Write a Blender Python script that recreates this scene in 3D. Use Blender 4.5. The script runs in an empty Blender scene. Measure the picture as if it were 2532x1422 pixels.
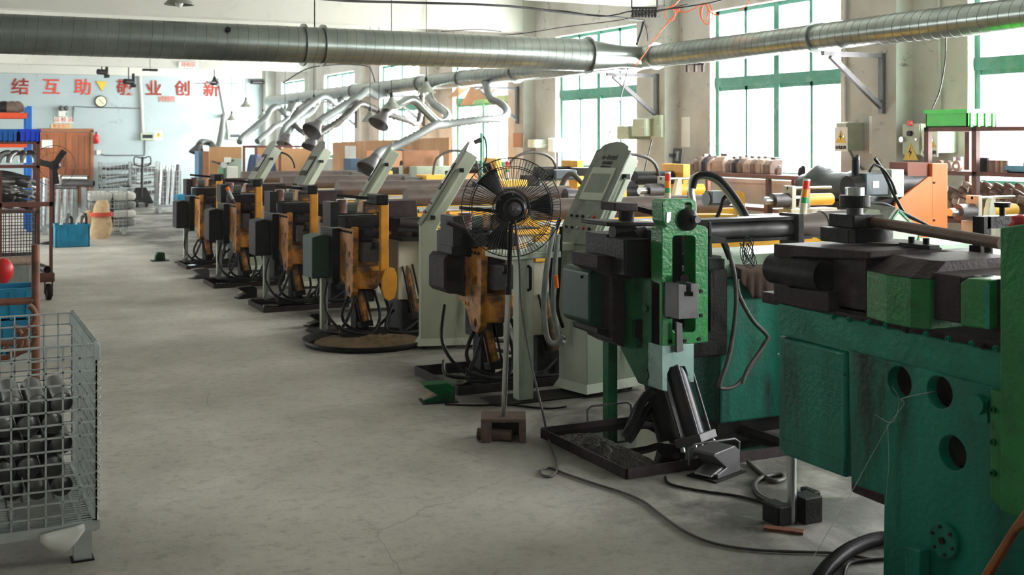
import bpy, bmesh, math, random
from mathutils import Vector, Matrix
random.seed(7)
SC = bpy.context.scene
COL = SC.collection
PI = math.pi

# ------------------------------------------------------------------ camera, sky, exposure
F_ = 2878.0; HZ = 345.0; CX = 1266.0; TH = math.radians(26.2); H = 1.75
s_, c_ = math.sin(TH), math.cos(TH)
cam = bpy.data.cameras.new('camera'); camo = bpy.data.objects.new('camera', cam); COL.objects.link(camo)
camo.location = (0, 0, H); camo.rotation_euler = (PI / 2, 0, -TH)
cam.sensor_width = 36; cam.lens = F_ / 2532 * 36; cam.shift_y = -(711 - HZ) / 2532
cam.clip_start = .05; cam.clip_end = 200
cam.dof.use_dof = True; cam.dof.focus_distance = 6.6; cam.dof.aperture_fstop = 4.5
SC.camera = camo
w = bpy.data.worlds.new('overcast_sky'); SC.world = w; w.use_nodes = True
bg = w.node_tree.nodes['Background']; bg.inputs[0].default_value = (1.0, 1.0, .99, 1); bg.inputs[1].default_value = 1.0
SC.view_settings.view_transform = 'Standard'; SC.view_settings.look = 'None'
SC.view_settings.exposure = 5.95; SC.view_settings.gamma = 1
SC.cycles.use_denoising = True
SC.cycles.max_bounces = 7; SC.cycles.diffuse_bounces = 5; SC.cycles.glossy_bounces = 3
SC.cycles.transparent_max_bounces = 8; SC.cycles.transmission_bounces = 3
SC.cycles.sample_clamp_indirect = 4.0
SC.cycles.caustics_reflective = False; SC.cycles.caustics_refractive = False

XW = 8.9; YB = 34.2; XL = -5.5; YF = -5.5; ZC = 4.4
WZ0, WZ1, WT = 1.27, 3.40, 2.48
WINS = [(8.13 + 4.185 * i - 2.42, 8.13 + 4.185 * i) for i in range(-2, 7)]

def sky_portal(x, y0, y1, rz):
    l = bpy.data.lights.new('window_daylight', 'AREA'); l.shape = 'RECTANGLE'; l.size = y1 - y0; l.size_y = WZ1 - WZ0
    l.cycles.is_portal = True
    o = bpy.data.objects.new('window_daylight', l); COL.objects.link(o)
    o.location = (x, (y0 + y1) / 2, (WZ0 + WZ1) / 2); o.rotation_euler = (PI / 2, 0, rz)
for a, b in WINS:
    sky_portal(XW + .30, a, b, -PI / 2 + PI)
LWINS = [(18.0, 20.4), (26.0, 28.4)]
for a, b in LWINS:
    sky_portal(XL - .30, a, b, -PI / 2)

# ------------------------------------------------------------------ pixel -> point on a plane of the place
def _p(px, py, d):
    r = (px - CX) / F_ * d
    return Vector((r * c_ + d * s_, d * c_ - r * s_, H - (py - HZ) / F_ * d))
def PD(px, py, d): return _p(px, py, d)
def PZ(px, py, z=0.0): return _p(px, py, (H - z) * F_ / (py - HZ))
def PX(px, py, x): return _p(px, py, x / ((px - CX) / F_ * c_ + s_))
def PY(px, py, y): return _p(px, py, y / (c_ - (px - CX) / F_ * s_))

# ------------------------------------------------------------------ mesh builder
def frame_from(d):
    d = d.normalized(); up = Vector((0, 0, 1)) if abs(d.z) < .95 else Vector((1, 0, 0))
    a = d.cross(up).normalized(); return a, a.cross(d).normalized()
class M:
    def __init__(s): s.v = []; s.f = []; s.sm = []
    def add(s, vs, fs, smooth=False):
        n = len(s.v); s.v += [tuple(v) for v in vs]
        for f in fs: s.f.append([n + i for i in f]); s.sm.append(smooth)
        return s
    def hexa(s, p):   # 8 points: bottom 4 ccw, top 4
        return s.add(p, [(3, 2, 1, 0), (4, 5, 6, 7), (0, 1, 5, 4), (1, 2, 6, 5), (2, 3, 7, 6), (3, 0, 4, 7)])
    def box(s, x0, x1, y0, y1, z0, z1):
        return s.hexa([(x0, y0, z0), (x1, y0, z0), (x1, y1, z0), (x0, y1, z0), (x0, y0, z1), (x1, y0, z1), (x1, y1, z1), (x0, y1, z1)])
    def cbox(s, c, sx, sy, sz, rz=0, m=None):
        R = m if m else Matrix.Rotation(rz, 3, 'Z'); c = Vector(c)
        pts = [c + R @ Vector((a * sx / 2, b * sy / 2, e * sz / 2)) for e in (-1, 1) for a, b in ((-1, -1), (1, -1), (1, 1), (-1, 1))]
        return s.hexa(pts)
    def bar(s, a, b, w, h=None, up=None):
        a, b = Vector(a), Vector(b); h = h or w; d = (b - a).normalized()
        if up is None: u, v = frame_from(d)
        else: u = d.cross(Vector(up)).normalized(); v = u.cross(d).normalized()
        r = []
        for q in (a, b):
            r += [q - u * w / 2 - v * h / 2, q + u * w / 2 - v * h / 2, q + u * w / 2 + v * h / 2, q - u * w / 2 + v * h / 2]
        return s.hexa(r)
    def prism(s, pts, e, holes=()):   # planar polygon extruded by vector e
        e = Vector(e); pts = [Vector(p) for p in pts]
        bm = bmesh.new(); loops = [pts] + [[Vector(q) for q in h] for h in holes]; nl = []
        edges = []; k = 0
        for L in loops:
            vs = [bm.verts.new(p) for p in L]
            for i, v in enumerate(vs): v.index = k; k += 1
            edges += [bm.edges.new((vs[i], vs[(i + 1) % len(vs)])) for i in range(len(vs))]
        if holes:
            bmesh.ops.triangle_fill(bm, use_beauty=True, edges=edges)
            caps = [[v.index for v in f.verts] for f in bm.faces]
        else: caps = [list(range(len(pts)))]
        bm.free()
        A = [p for L in loops for p in L]; n = len(A)
        fs = [c[::-1] for c in caps] + [[n + i for i in c] for c in caps]
        k = 0
        for L in loops:
            m = len(L)
            fs += [(k + i, k + (i + 1) % m, n + k + (i + 1) % m, n + k + i) for i in range(m)]; k += m
        return s.add(A + [p + e for p in A], fs)
    def cyl(s, a, b, r, r2=None, n=20, caps=True, smooth=True):
        a, b = Vector(a), Vector(b); r2 = r if r2 is None else r2; u, v = frame_from(b - a)
        ring = lambda q, rr: [q + (u * math.cos(2 * PI * i / n) + v * math.sin(2 * PI * i / n)) * rr for i in range(n)]
        s.add(ring(a, r) + ring(b, r2), [(i, (i + 1) % n, n + (i + 1) % n, n + i) for i in range(n)], smooth)
        if caps:
            s.add(ring(a, r), [list(range(n))[::-1]]); s.add(ring(b, r2), [list(range(n))])
        return s
    def pipe(s, a, b, r, t, n=20):   # open tube with wall thickness
        a, b = Vector(a), Vector(b); u, v = frame_from(b - a); rr = []
        for q, R in ((a, r), (b, r), (b, r - t), (a, r - t)):
            rr += [q + (u * math.cos(2 * PI * i / n) + v * math.sin(2 * PI * i / n)) * R for i in range(n)]
        for k in range(4):
            m = (k + 1) % 4
            idx = [(k * n + i, k * n + (i + 1) % n, m * n + (i + 1) % n, m * n + i) for i in range(n)]
            s.add(rr, idx, k in (0, 2)) if k in (0, 2) else s.add(rr, idx)
        return s
    def lathe(s, c, prof, n=24, axis=(0, 0, 1), smooth=True):   # prof: (r, h) along the axis
        c = Vector(c); ax = Vector(axis).normalized(); u, v = frame_from(ax); vs = []
        for r, h in prof:
            vs += [c + ax * h + (u * math.cos(2 * PI * i / n) + v * math.sin(2 * PI * i / n)) * r for i in range(n)]
        fs = [(k * n + i, k * n + (i + 1) % n, (k + 1) * n + (i + 1) % n, (k + 1) * n + i) for k in range(len(prof) - 1) for i in range(n)]
        return s.add(vs, fs, smooth)
    def tube(s, pts, r, n=8, rib=0, sub=0, caps=True):
        P = [Vector(p) for p in pts]
        if sub: P = spline(P, sub)
        if rib:   # ribbed hose: resample and modulate the radius
            P = resample(P, rib); R = [r * (1.0 if i % 2 else .8) for i in range(len(P))]
        else: R = [r] * len(P)
        vs = []; T0 = (P[1] - P[0]).normalized(); u, v = frame_from(T0)
        for i, p in enumerate(P):
            T = (P[min(i + 1, len(P) - 1)] - P[max(i - 1, 0)]).normalized()
            u = (u - T * u.dot(T)).normalized(); v = T.cross(u)
            vs += [p + (u * math.cos(2 * PI * k / n) + v * math.sin(2 * PI * k / n)) * R[i] for k in range(n)]
        fs = [(i * n + k, i * n + (k + 1) % n, (i + 1) * n + (k + 1) % n, (i + 1) * n + k) for i in range(len(P) - 1) for k in range(n)]
        s.add(vs, fs, True)
        if caps: s.add(vs[:n], [list(range(n))[::-1]]); s.add(vs[-n:], [list(range(n))])
        return s
    def ball(s, c, r, n=12, sz=1):
        return s.lathe(c, [(r * math.sin(PI * k / 8) + 1e-5, -r * sz * math.cos(PI * k / 8)) for k in range(9)], n)
    def mesh(s, name):
        me = bpy.data.meshes.new(name); me.from_pydata(s.v, [], s.f); me.update()
        me.polygons.foreach_set('use_smooth', s.sm)
        bm = bmesh.new(); bm.from_mesh(me); bmesh.ops.recalc_face_normals(bm, faces=bm.faces); bm.to_mesh(me); bm.free()
        return me
def spline(P, sub):
    out = []
    for i in range(len(P) - 1):
        p0 = P[max(i - 1, 0)]; p1 = P[i]; p2 = P[i + 1]; p3 = P[min(i + 2, len(P) - 1)]
        for k in range(sub):
            t = k / sub
            out.append(.5 * ((2 * p1) + (p2 - p0) * t + (2 * p0 - 5 * p1 + 4 * p2 - p3) * t * t + (3 * p1 - p0 - 3 * p2 + p3) * t ** 3))
    return out + [P[-1]]
def resample(P, step):
    out = [P[0]]; acc = 0
    for a, b in zip(P, P[1:]):
        L = (b - a).length; t = step - acc
        while t < L: out.append(a.lerp(b, t / L)); t += step
        acc = (acc + L) % step
    return out + [P[-1]]
def arc(c, r, a0, a1, n, ax='xz'):
    out = []
    for i in range(n + 1):
        a = math.radians(a0 + (a1 - a0) * i / n); u, v = r * math.cos(a), r * math.sin(a)
        out.append(Vector(c) + (Vector((u, 0, v)) if ax == 'xz' else Vector((0, u, v)) if ax == 'yz' else Vector((u, v, 0))))
    return out

def tag(o, label, cat, group=None, kind=None):
    o['label'] = label; o['category'] = cat
    if group: o['group'] = group
    if kind: o['kind'] = kind
    return o
def thing(name, label, cat, loc=(0, 0, 0), rz=0, group=None):
    o = bpy.data.objects.new(name, None); COL.objects.link(o); o.location = loc; o.rotation_euler = (0, 0, rz)
    o.empty_display_size = .1
    return tag(o, label, cat, group)
def put(name, m, mt, parent=None, bevel=0, local=False, label=None):
    """link m as one mesh object; vertices are in world metres unless local"""
    o = bpy.data.objects.new(name, m.mesh(name)); COL.objects.link(o); o.data.materials.append(mt)
    if parent is not None:
        o.parent = parent
        if not local and parent.type == 'EMPTY': o.location = -parent.location
    if bevel:
        b = o.modifiers.new('bevel', 'BEVEL'); b.width = bevel; b.segments = 2; b.limit_method = 'ANGLE'; b.angle_limit = .6
    if label: o['label'] = label
    return o
def single(name, m, mt, label, cat, group=None, bevel=0, kind=None):
    """a thing that is one mesh, its origin at its base"""
    xs = [v[0] for v in m.v]; ys = [v[1] for v in m.v]; zs = [v[2] for v in m.v]
    o0 = Vector(((min(xs) + max(xs)) / 2, (min(ys) + max(ys)) / 2, min(zs)))
    m.v = [tuple(Vector(v) - o0) for v in m.v]
    o = put(name, m, mt, None, bevel); o.location = o0
    return tag(o, label, cat, group, kind)
def struct(name, m, mt, bevel=0, parent=None):
    o = put(name, m, mt, parent, bevel)
    o['kind'] = 'structure'; return o
def copy_tree(o, dloc=None, label=None, group=None, loc=None, rz=None):
    def rec(a, par):
        n = a.copy(); COL.objects.link(n)
        if par is not None: n.parent = par
        for ch in a.children: rec(ch, n)
        return n
    r = rec(o, None)
    if dloc is not None: r.location = Vector(o.location) + Vector(dloc)
    if loc is not None: r.location = loc
    if rz is not None: r.rotation_euler = (0, 0, rz)
    if label: r['label'] = label
    if group: r['group'] = group
    return r

# ------------------------------------------------------------------ materials
def lin(h):
    return tuple(((v / 255) / 12.92 if v / 255 < .04045 else ((v / 255 + .055) / 1.055) ** 2.4) for v in (int(h[i:i + 2], 16) for i in (0, 2, 4))) + (1,)
MATS = {}
def mat(name, col, rough=.55, metal=0.0, grime=0.0, gcol='1a1512', gscale=5.0, var=.12, bump=0.0, bscale=60, streak=False, spec=.5, gthr=.5):
    if name in MATS: return MATS[name]
    m = bpy.data.materials.new(name); m.use_nodes = True; nt = m.node_tree; N = nt.nodes; L = nt.links
    b = N['Principled BSDF']; b.inputs['Roughness'].default_value = rough; b.inputs['Metallic'].default_value = metal
    b.inputs['Specular IOR Level'].default_value = spec
    tc = N.new('ShaderNodeTexCoord'); c0 = lin(col)
    n1 = N.new('ShaderNodeTexNoise'); n1.inputs['Scale'].default_value = gscale * 1.7; n1.inputs['Detail'].default_value = 6
    mp = N.new('ShaderNodeMapping'); L.new(tc.outputs['Object'], mp.inputs[0])
    if streak: mp.inputs['Scale'].default_value = (1, 1, .18)
    L.new(mp.outputs[0], n1.inputs['Vector'])
    r1 = N.new('ShaderNodeMapRange'); r1.inputs[1].default_value = .3; r1.inputs[2].default_value = .7; L.new(n1.outputs[0], r1.inputs[0])
    mx = N.new('ShaderNodeMix'); mx.data_type = 'RGBA'; L.new(r1.outputs[0], mx.inputs[0])
    mx.inputs[6].default_value = tuple(max(0, x * (1 - var)) for x in c0[:3]) + (1,)
    mx.inputs[7].default_value = tuple(min(1, x * (1 + var)) for x in c0[:3]) + (1,)
    out = mx.outputs[2]
    if grime:
        n2 = N.new('ShaderNodeTexNoise'); n2.inputs['Scale'].default_value = gscale; n2.inputs['Detail'].default_value = 9; n2.inputs['Roughness'].default_value = .68
        L.new(mp.outputs[0], n2.inputs['Vector'])
        r2 = N.new('ShaderNodeMapRange'); r2.inputs[1].default_value = gthr; r2.inputs[2].default_value = gthr + .14; r2.inputs[4].default_value = grime
        L.new(n2.outputs[0], r2.inputs[0])
        m2 = N.new('ShaderNodeMix'); m2.data_type = 'RGBA'; L.new(r2.outputs[0], m2.inputs[0]); L.new(out, m2.inputs[6]); m2.inputs[7].default_value = lin(gcol)
        out = m2.outputs[2]
    L.new(out, b.inputs['Base Color'])
    if bump:
        n3 = N.new('ShaderNodeTexNoise'); n3.inputs['Scale'].default_value = bscale; n3.inputs['Detail'].default_value = 4
        L.new(tc.outputs['Object'], n3.inputs['Vector'])
        bp = N.new('ShaderNodeBump'); bp.inputs['Strength'].default_value = bump; bp.inputs['Distance'].default_value = .02
        L.new(n3.outputs[0], bp.inputs['Height']); L.new(bp.outputs[0], b.inputs['Normal'])
    MATS[name] = m; return m
def glow(name, col, st):
    m = mat(name, col, .3); b = m.node_tree.nodes['Principled BSDF']
    b.inputs['Emission Color'].default_value = lin(col); b.inputs['Emission Strength'].default_value = st; return m

orange = mat('worn_orange_paint', 'be7a1e', .5, grime=.93, gcol='20150f', gscale=6, var=.3, bump=.12, bscale=30, gthr=.44)
orange_clean = mat('orange_paint', 'd8921c', .45, grime=.7, gcol='3a2412', gscale=6, var=.12, gthr=.6)
yellow = mat('yellow_paint', 'edb22c', .45, grime=.4, gcol='6b4a1c', gscale=4, gthr=.62)
orange_bright = mat('bright_orange_paint', 'f07a20', .4, grime=.25, gcol='8a4a20', gscale=4, gthr=.66, var=.06)
green = mat('glossy_green_paint', '047430', .3, grime=.8, gcol='16201a', gscale=6, var=.22, bump=.16, bscale=45, gthr=.58)
green_dk = mat('oily_green_paint', '05542a', .5, grime=.9, gcol='0e1410', gscale=4, var=.25, bump=.15, bscale=30, gthr=.5, spec=.15)
teal = mat('chipped_teal_paint', '02705e', .38, grime=.9, gcol='04100d', gscale=3.0, var=.4, bump=.22, bscale=36, spec=.28, streak=True, gthr=.55)
teal_hi = mat('teal_paint', '037662', .4, grime=.7, gcol='141f1b', gscale=4, var=.28, bump=.18, bscale=36, spec=.28, gthr=.6)
steel_dk = mat('oily_dark_steel', '1a1818', .5, .15, grime=.6, gcol='171210', gscale=8, var=.3, bump=.15, bscale=50, spec=.18)
steel_brown = mat('rusty_brown_steel', '32272a', .6, .2, grime=.7, gcol='231a16', gscale=7, var=.3, bump=.2, spec=.18)
steel_blk = mat('black_oily_metal', '0a0909', .45, .1, grime=.5, gcol='241a16', gscale=7, var=.3, bump=.15, spec=.18)
steel_mid = mat('machined_grey_steel', '575457', .45, .45, grime=.45, gcol='2b2626', gscale=5, var=.15)
steel_lt = mat('bright_steel', 'b9bcbc', .28, .9, grime=.2, gcol='55504c', gscale=5, var=.1)
zinc = mat('zinc_wire', 'ccd4d6', .3, .7, var=.12)
galv = mat('galvanised_duct', '868e8a', .28, .9, grime=.35, gcol='6a706c', gscale=2, var=.12)
flexm = mat('grey_flexible_hose', '5e6463', .6, .1, grime=.3, gcol='4f5553', gscale=4)
rubber = mat('black_rubber', '141414', .45, var=.3, spec=.18)
rubber_g = mat('dusty_hose_rubber', '3b3835', .5, grime=.4, gcol='6a6660', gscale=9)
console_m = mat('grey_green_console_paint', 'b2baaa', .5, grime=.7, gcol='5b5a50', gscale=5, var=.08, streak=True, gthr=.57)
console_dk = mat('grey_console_panel', '7c8077', .5, grime=.55, gcol='3a3a36', gscale=6, var=.1)
cream = mat('cream_machine_paint', 'c9c4b0', .5, grime=.7, gcol='5a4a38', gscale=4, var=.08, streak=True, gthr=.56)
boxm = mat('pale_green_electrical_box', 'a8b09a', .45, grime=.3, gcol='7c7d6c', gscale=5, gthr=.6)
rust = mat('red_oxide_steel', '6b3a30', .6, grime=.6, gcol='33211d', gscale=6, var=.2)
rust_pipe = mat('rusty_pipe', '7a4a38', .6, .1, grime=.6, gcol='3d2820', gscale=7, var=.2)
cast = mat('brown_cast_mould', '6e5a50', .65, .1, grime=.5, gcol='3b2e2a', gscale=8, var=.25)
cast_lt = mat('worn_cast_mould', 'a38a7a', .5, .3, grime=.5, gcol='5a4840', gscale=8, var=.2)
wood = mat('plywood', 'b88a5c', .6, grime=.35, gcol='8a5c38', gscale=2, var=.15, streak=True)
wood_dk = mat('dark_plywood', '94603c', .6, grime=.4, gcol='7a4828', gscale=3)
white_p = mat('white_paper', 'e6e6e2', .7, var=.03)
white_pl = mat('white_plastic', 'dcdcd6', .5, var=.05)
blue = mat('blue_plastic', '0a66c0', .4, var=.12)
blue_dp = mat('royal_blue_plastic', '0a40d8', .4, var=.15)
cyan = mat('cyan_blue_plastic', '0a86b0', .4, grime=.4, gcol='0a4a60', gscale=6, var=.15)
green_pl = mat('bright_green_plastic', '10d820', .4, var=.1)
green_w = mat('window_green_paint', '2c7f6c', .5, grime=.3, gcol='86a596', gscale=6, var=.12)
red_m = mat('red_plastic', 'c81c1c', .4, var=.1)
red_paint = mat('red_wall_paint', 'c8402c', .7, var=.15)
yel_sign = mat('yellow_sign', 'd8b428', .5, grime=.3, gcol='8a7030', gscale=9)
blk = mat('black_plastic', '17171a', .42, var=.2, spec=.18)
cloth_b = mat('brown_cloth', '5a443c', .85, bump=.3, bscale=20, grime=.4, gcol='2c211e')
bag_m = mat('woven_sack', 'cdb08a', .8, grime=.4, gcol='8a6a4a', gscale=9, bump=.3, bscale=15)
film = mat('plastic_film', '8e9290', .35, grime=.3, gcol='5d605e', gscale=9, bump=.4, bscale=15)
orange_c = mat('orange_cord', 'ef6a2c', .45)
oil = mat('dark_oil', '0a0908', .04, 0, var=.3)
sludge = mat('oily_metal_swarf', '1c1815', .3, .3, grime=.5, gcol='4a4238', gscale=60, bump=1.0, bscale=50)
sawdust = mat('oil_soaked_sawdust', '6a5434', .85, grime=.6, gcol='2a1f14', gscale=12, bump=1.0, bscale=60)

def glassmat():
    m = bpy.data.materials.new('window_glass'); m.use_nodes = True; nt = m.node_tree; N = nt.nodes; N.clear()
    o = N.new('ShaderNodeOutputMaterial'); t = N.new('ShaderNodeBsdfTransparent'); g = N.new('ShaderNodeBsdfGlossy'); x = N.new('ShaderNodeMixShader')
    t.inputs[0].default_value = (.95, .96, .955, 1); g.inputs['Roughness'].default_value = .05; x.inputs[0].default_value = .06
    nt.links.new(t.outputs[0], x.inputs[1]); nt.links.new(g.outputs[0], x.inputs[2]); nt.links.new(x.outputs[0], o.inputs[0]); return m
glass = glassmat()

def plaster(name, col, dirt, dcol, amt):
    m = bpy.data.materials.new(name); m.use_nodes = True; nt = m.node_tree; N = nt.nodes; L = nt.links; b = N['Principled BSDF']
    b.inputs['Roughness'].default_value = .85
    tc = N.new('ShaderNodeTexCoord')
    a = N.new('ShaderNodeTexNoise'); a.inputs['Scale'].default_value = .9; a.inputs['Detail'].default_value = 9; a.inputs['Roughness'].default_value = .62
    L.new(tc.outputs['Object'], a.inputs['Vector'])
    r = N.new('ShaderNodeMapRange'); r.inputs[1].default_value = .45; r.inputs[2].default_value = .72; r.inputs[4].default_value = amt; L.new(a.outputs[0], r.inputs[0])
    m1 = N.new('ShaderNodeMix'); m1.data_type = 'RGBA'; L.new(r.outputs[0], m1.inputs[0]); m1.inputs[6].default_value = lin(col); m1.inputs[7].default_value = lin(dirt)
    v = N.new('ShaderNodeTexNoise'); v.inputs['Scale'].default_value = 2.6; v.inputs['Detail'].default_value = 12; v.inputs['Roughness'].default_value = .75; v.inputs['Distortion'].default_value = 1.2
    L.new(tc.outputs['Object'], v.inputs['Vector'])
    r2 = N.new('ShaderNodeMapRange'); r2.inputs[1].default_value = .585; r2.inputs[2].default_value = .66; r2.inputs[4].default_value = amt; L.new(v.outputs[0], r2.inputs[0])
    m2 = N.new('ShaderNodeMix'); m2.data_type = 'RGBA'; L.new(r2.outputs[0], m2.inputs[0]); L.new(m1.outputs[2], m2.inputs[6]); m2.inputs[7].default_value = lin(dcol)
    L.new(m2.outputs[2], b.inputs['Base Color'])
    bp = N.new('ShaderNodeBump'); bp.inputs['Strength'].default_value = .25; bp.inputs['Distance'].default_value = .03
    L.new(v.outputs[0], bp.inputs['Height']); L.new(bp.outputs[0], b.inputs['Normal'])
    return m
wall_m = plaster('stained_plaster', 'bab9b3', '948f87', '5a534b', .85)
wall_dim = plaster('grey_plaster', '8a8a84', '6a6862', '4a4844', .6)
wall_b = plaster('whitewashed_plaster', 'a6b4b7', '90a0a1', '747e7d', .5)
ceil_m = plaster('white_ceiling_paint', 'c2c2ba', 'aeaea4', '94948a', .5)

def floormat():
    m = bpy.data.materials.new('worn_concrete'); m.use_nodes = True; nt = m.node_tree; N = nt.nodes; L = nt.links; b = N['Principled BSDF']
    tc = N.new('ShaderNodeTexCoord'); P = tc.outputs['Object']
    def noise(sc, det, ro=.6, dist=0):
        n = N.new('ShaderNodeTexNoise'); n.inputs['Scale'].default_value = sc; n.inputs['Detail'].default_value = det
        n.inputs['Roughness'].default_value = ro; n.inputs['Distortion'].default_value = dist; L.new(P, n.inputs['Vector']); return n.outputs[0]
    def rng(o, a, c, lo=0, hi=1):
        r = N.new('ShaderNodeMapRange'); r.inputs[1].default_value = a; r.inputs[2].default_value = c; r.inputs[3].default_value = lo; r.inputs[4].default_value = hi
        L.new(o, r.inputs[0]); return r.outputs[0]
    def mixc(f, a, c):
        x = N.new('ShaderNodeMix'); x.data_type = 'RGBA'; L.new(f, x.inputs[0])
        L.new(a, x.inputs[6]) if hasattr(a, 'links') else setattr(x.inputs[6], 'default_value', a)
        x.inputs[7].default_value = c; return x.outputs[2]
    base = mixc(rng(noise(.55, 6), .35, .65), lin('cbc7bf'), lin('a09c94'))
    base = mixc(rng(noise(14, 8, .7), .5, .75, 0, .6), base, lin('6f6a62'))
    base = mixc(rng(noise(60, 3, .5), .62, .72, 0, .5), base, lin('55504a'))
    # oil stains plus painted-in darkness along the machine row (X from 3 to 9)
    sp = N.new('ShaderNodeSeparateXYZ'); L.new(P, sp.inputs[0])
    zone = rng(sp.outputs[0], 2.55, 3.25)
    bl = N.new('ShaderNodeMath'); bl.operation = 'MULTIPLY'; L.new(zone, bl.inputs[0]); L.new(rng(noise(1.3, 8, .65, .6), .34, .56, .35, .95), bl.inputs[1])
    base = mixc(bl.outputs[0], base, lin('35332f'))
    vo = N.new('ShaderNodeTexVoronoi'); vo.feature = 'DISTANCE_TO_EDGE'; vo.inputs['Scale'].default_value = .55
    mp = N.new('ShaderNodeMix'); mp.data_type = 'VECTOR'; mp.inputs[0].default_value = .12; L.new(P, mp.inputs[4])
    nv = N.new('ShaderNodeTexNoise'); nv.inputs['Scale'].default_value = 3; nv.inputs['Detail'].default_value = 6; L.new(P, nv.inputs['Vector']); L.new(nv.outputs[1], mp.inputs[5])
    L.new(mp.outputs[1], vo.inputs['Vector'])
    cr = N.new('ShaderNodeMath'); cr.operation = 'MULTIPLY'; L.new(rng(vo.outputs[0], 0, .0025, .4, 0), cr.inputs[0]); L.new(rng(noise(.7, 3), .5, .6), cr.inputs[1])
    base = mixc(cr.outputs[0], base, lin('3a3630'))
    L.new(base, b.inputs['Base Color'])
    L.new(rng(noise(3, 6), .3, .7, .42, .75), b.inputs['Roughness'])
    bp = N.new('ShaderNodeBump'); bp.inputs['Strength'].default_value = .35; bp.inputs['Distance'].default_value = .01
    L.new(noise(22, 9, .7), bp.inputs['Height']); L.new(bp.outputs[0], b.inputs['Normal'])
    return m
floor_m = floormat()

# ------------------------------------------------------------------ room shell
struct('floor', M().box(XL - .3, XW + .3, YF - .3, YB + .3, -.12, 0), floor_m)
struct('ceiling', M().box(XL - .3, XW + .3, YF - .3, YB + .3, ZC, ZC + .15), ceil_m)
struct('wall_back', M().box(XL - .3, XW + .3, YB, YB + .25, 0, ZC), wall_b)
struct('wall_front', M().box(XL - .3, XW + .3, YF - .25, YF, 0, ZC), wall_dim)
def window_wall(name, x0, x1, wins, mt, cols=True):
    m = M(); y = YF
    for a, b in wins:
        if a > y: m.box(x0, x1, y, a, 0, ZC)
        a2 = max(a, YF)
        m.box(x0, x1, a2, b, 0, WZ0); m.box(x0, x1, a2, b, WZ1, ZC); y = b
    m.box(x0, x1, y, YB, 0, ZC)
    if cols:
        for (a, b), (a2, b2) in zip(wins, wins[1:]):
            c = (b + a2) / 2
            m.box(x0 - .22, x0 + .01, c - .17, c + .17, 0, ZC)
        m.box(x0 - .3, x0 + .01, YB - .35, YB, 0, ZC)
    return struct(name, m, mt)
window_wall('wall_right', XW, XW + .26, WINS, wall_m)
window_wall('wall_left', XL - .26, XL, LWINS, wall_dim, False)
for i in range(9):     # beams across the hall over the piers
    c = (WINS[i][1] + (WINS[i + 1][0] if i < 8 else WINS[i][1] + 1.77)) / 2
    if c > YB: continue
    struct('trim_%d' % (i + 1), M().box(XL, XW, c - .15, c + .15, 3.54, ZC), ceil_m)

def window(n, a, b, x, sgn):
    """steel window: fixed top lights over sliding sashes"""
    xf = x + sgn * .13; t = .03
    m = M()
    fr = lambda y0, y1, z0, z1, d=t: m.box(xf - d, xf + d, y0, y1, z0, z1)
    fr(a, a + .06, WZ0, WZ1); fr(b - .06, b, WZ0, WZ1); fr(a, b, WZ1 - .05, WZ1); fr(a, b, WZ0, WZ0 + .05)
    fr(a, b, WT - .06, WT + .06, .045)
    mid = (a + b) / 2; q = (b - a) / 4
    fr(mid - .05, mid + .05, WZ0, WZ1, .04)
    for y in (a + q, b - q): fr(y - .028, y + .028, WT, WZ1)
    o = struct('window_%d' % n, m, green_w)
    s = M()
    for y in (a + q, b - q): s.box(xf - .02, xf + .02, y - .022, y + .022, WZ0 + .03, WT - .05)
    for y0, y1 in ((a + .05, mid - .04), (mid + .04, b - .05)):
        s.box(xf - .02, xf + .02, y0, y1, WZ0 + .04, WZ0 + .09); s.box(xf - .02, xf + .02, y0, y1, WT - .11, WT - .05)
    so = put('sash', s, green_w, o)
    put('pane', M().box(xf + sgn * .005, xf + sgn * .009, a + .05, b - .05, WZ0 + .03, WZ1 - .04), glass, o)
    put('sill', M().box(*(sorted((x - sgn * .03, x + sgn * .2))), a, b, WZ0 - .05, WZ0 - .001), wall_m, o)
k = 1
for a, b in WINS: window(k, a, b, XW, 1); k += 1
for a, b in LWINS:
    if a > YF: window(k, a, b, XL, -1); k += 1

def text_mesh(s, size, ext=.004):
    cu = bpy.data.curves.new('lettering', 'FONT'); cu.body = s; cu.size = size; cu.extrude = ext; cu.offset = size * (.012 if size > .3 else 0); cu.align_x = 'CENTER'; cu.align_y = 'CENTER'
    o = bpy.data.objects.new('lettering', cu); COL.objects.link(o); bpy.context.view_layer.update()
    me = bpy.data.meshes.new_from_object(o.evaluated_get(bpy.context.evaluated_depsgraph_get()))
    bpy.data.objects.remove(o); bpy.data.curves.remove(cu); return me
def lettering(s, size, loc, mt, face='y', name='lettering', parent=None, rot=None, ext=.003, sx=1):
    me = text_mesh(s, size, ext)
    R = rot if rot else (Matrix.Rotation(PI / 2, 4, 'X') if face == 'y' else Matrix.Rotation(-PI / 2, 4, 'Z') @ Matrix.Rotation(PI / 2, 4, 'X'))
    me.transform(Matrix.Translation(Vector(loc)) @ R @ Matrix.Diagonal((sx, 1, 1, 1))); me.materials.append(mt)
    o = bpy.data.objects.new(name, me); COL.objects.link(o)
    if parent is not None:
        o.parent = parent
        if parent.type == 'EMPTY': o.location = -parent.location
    return o

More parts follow.
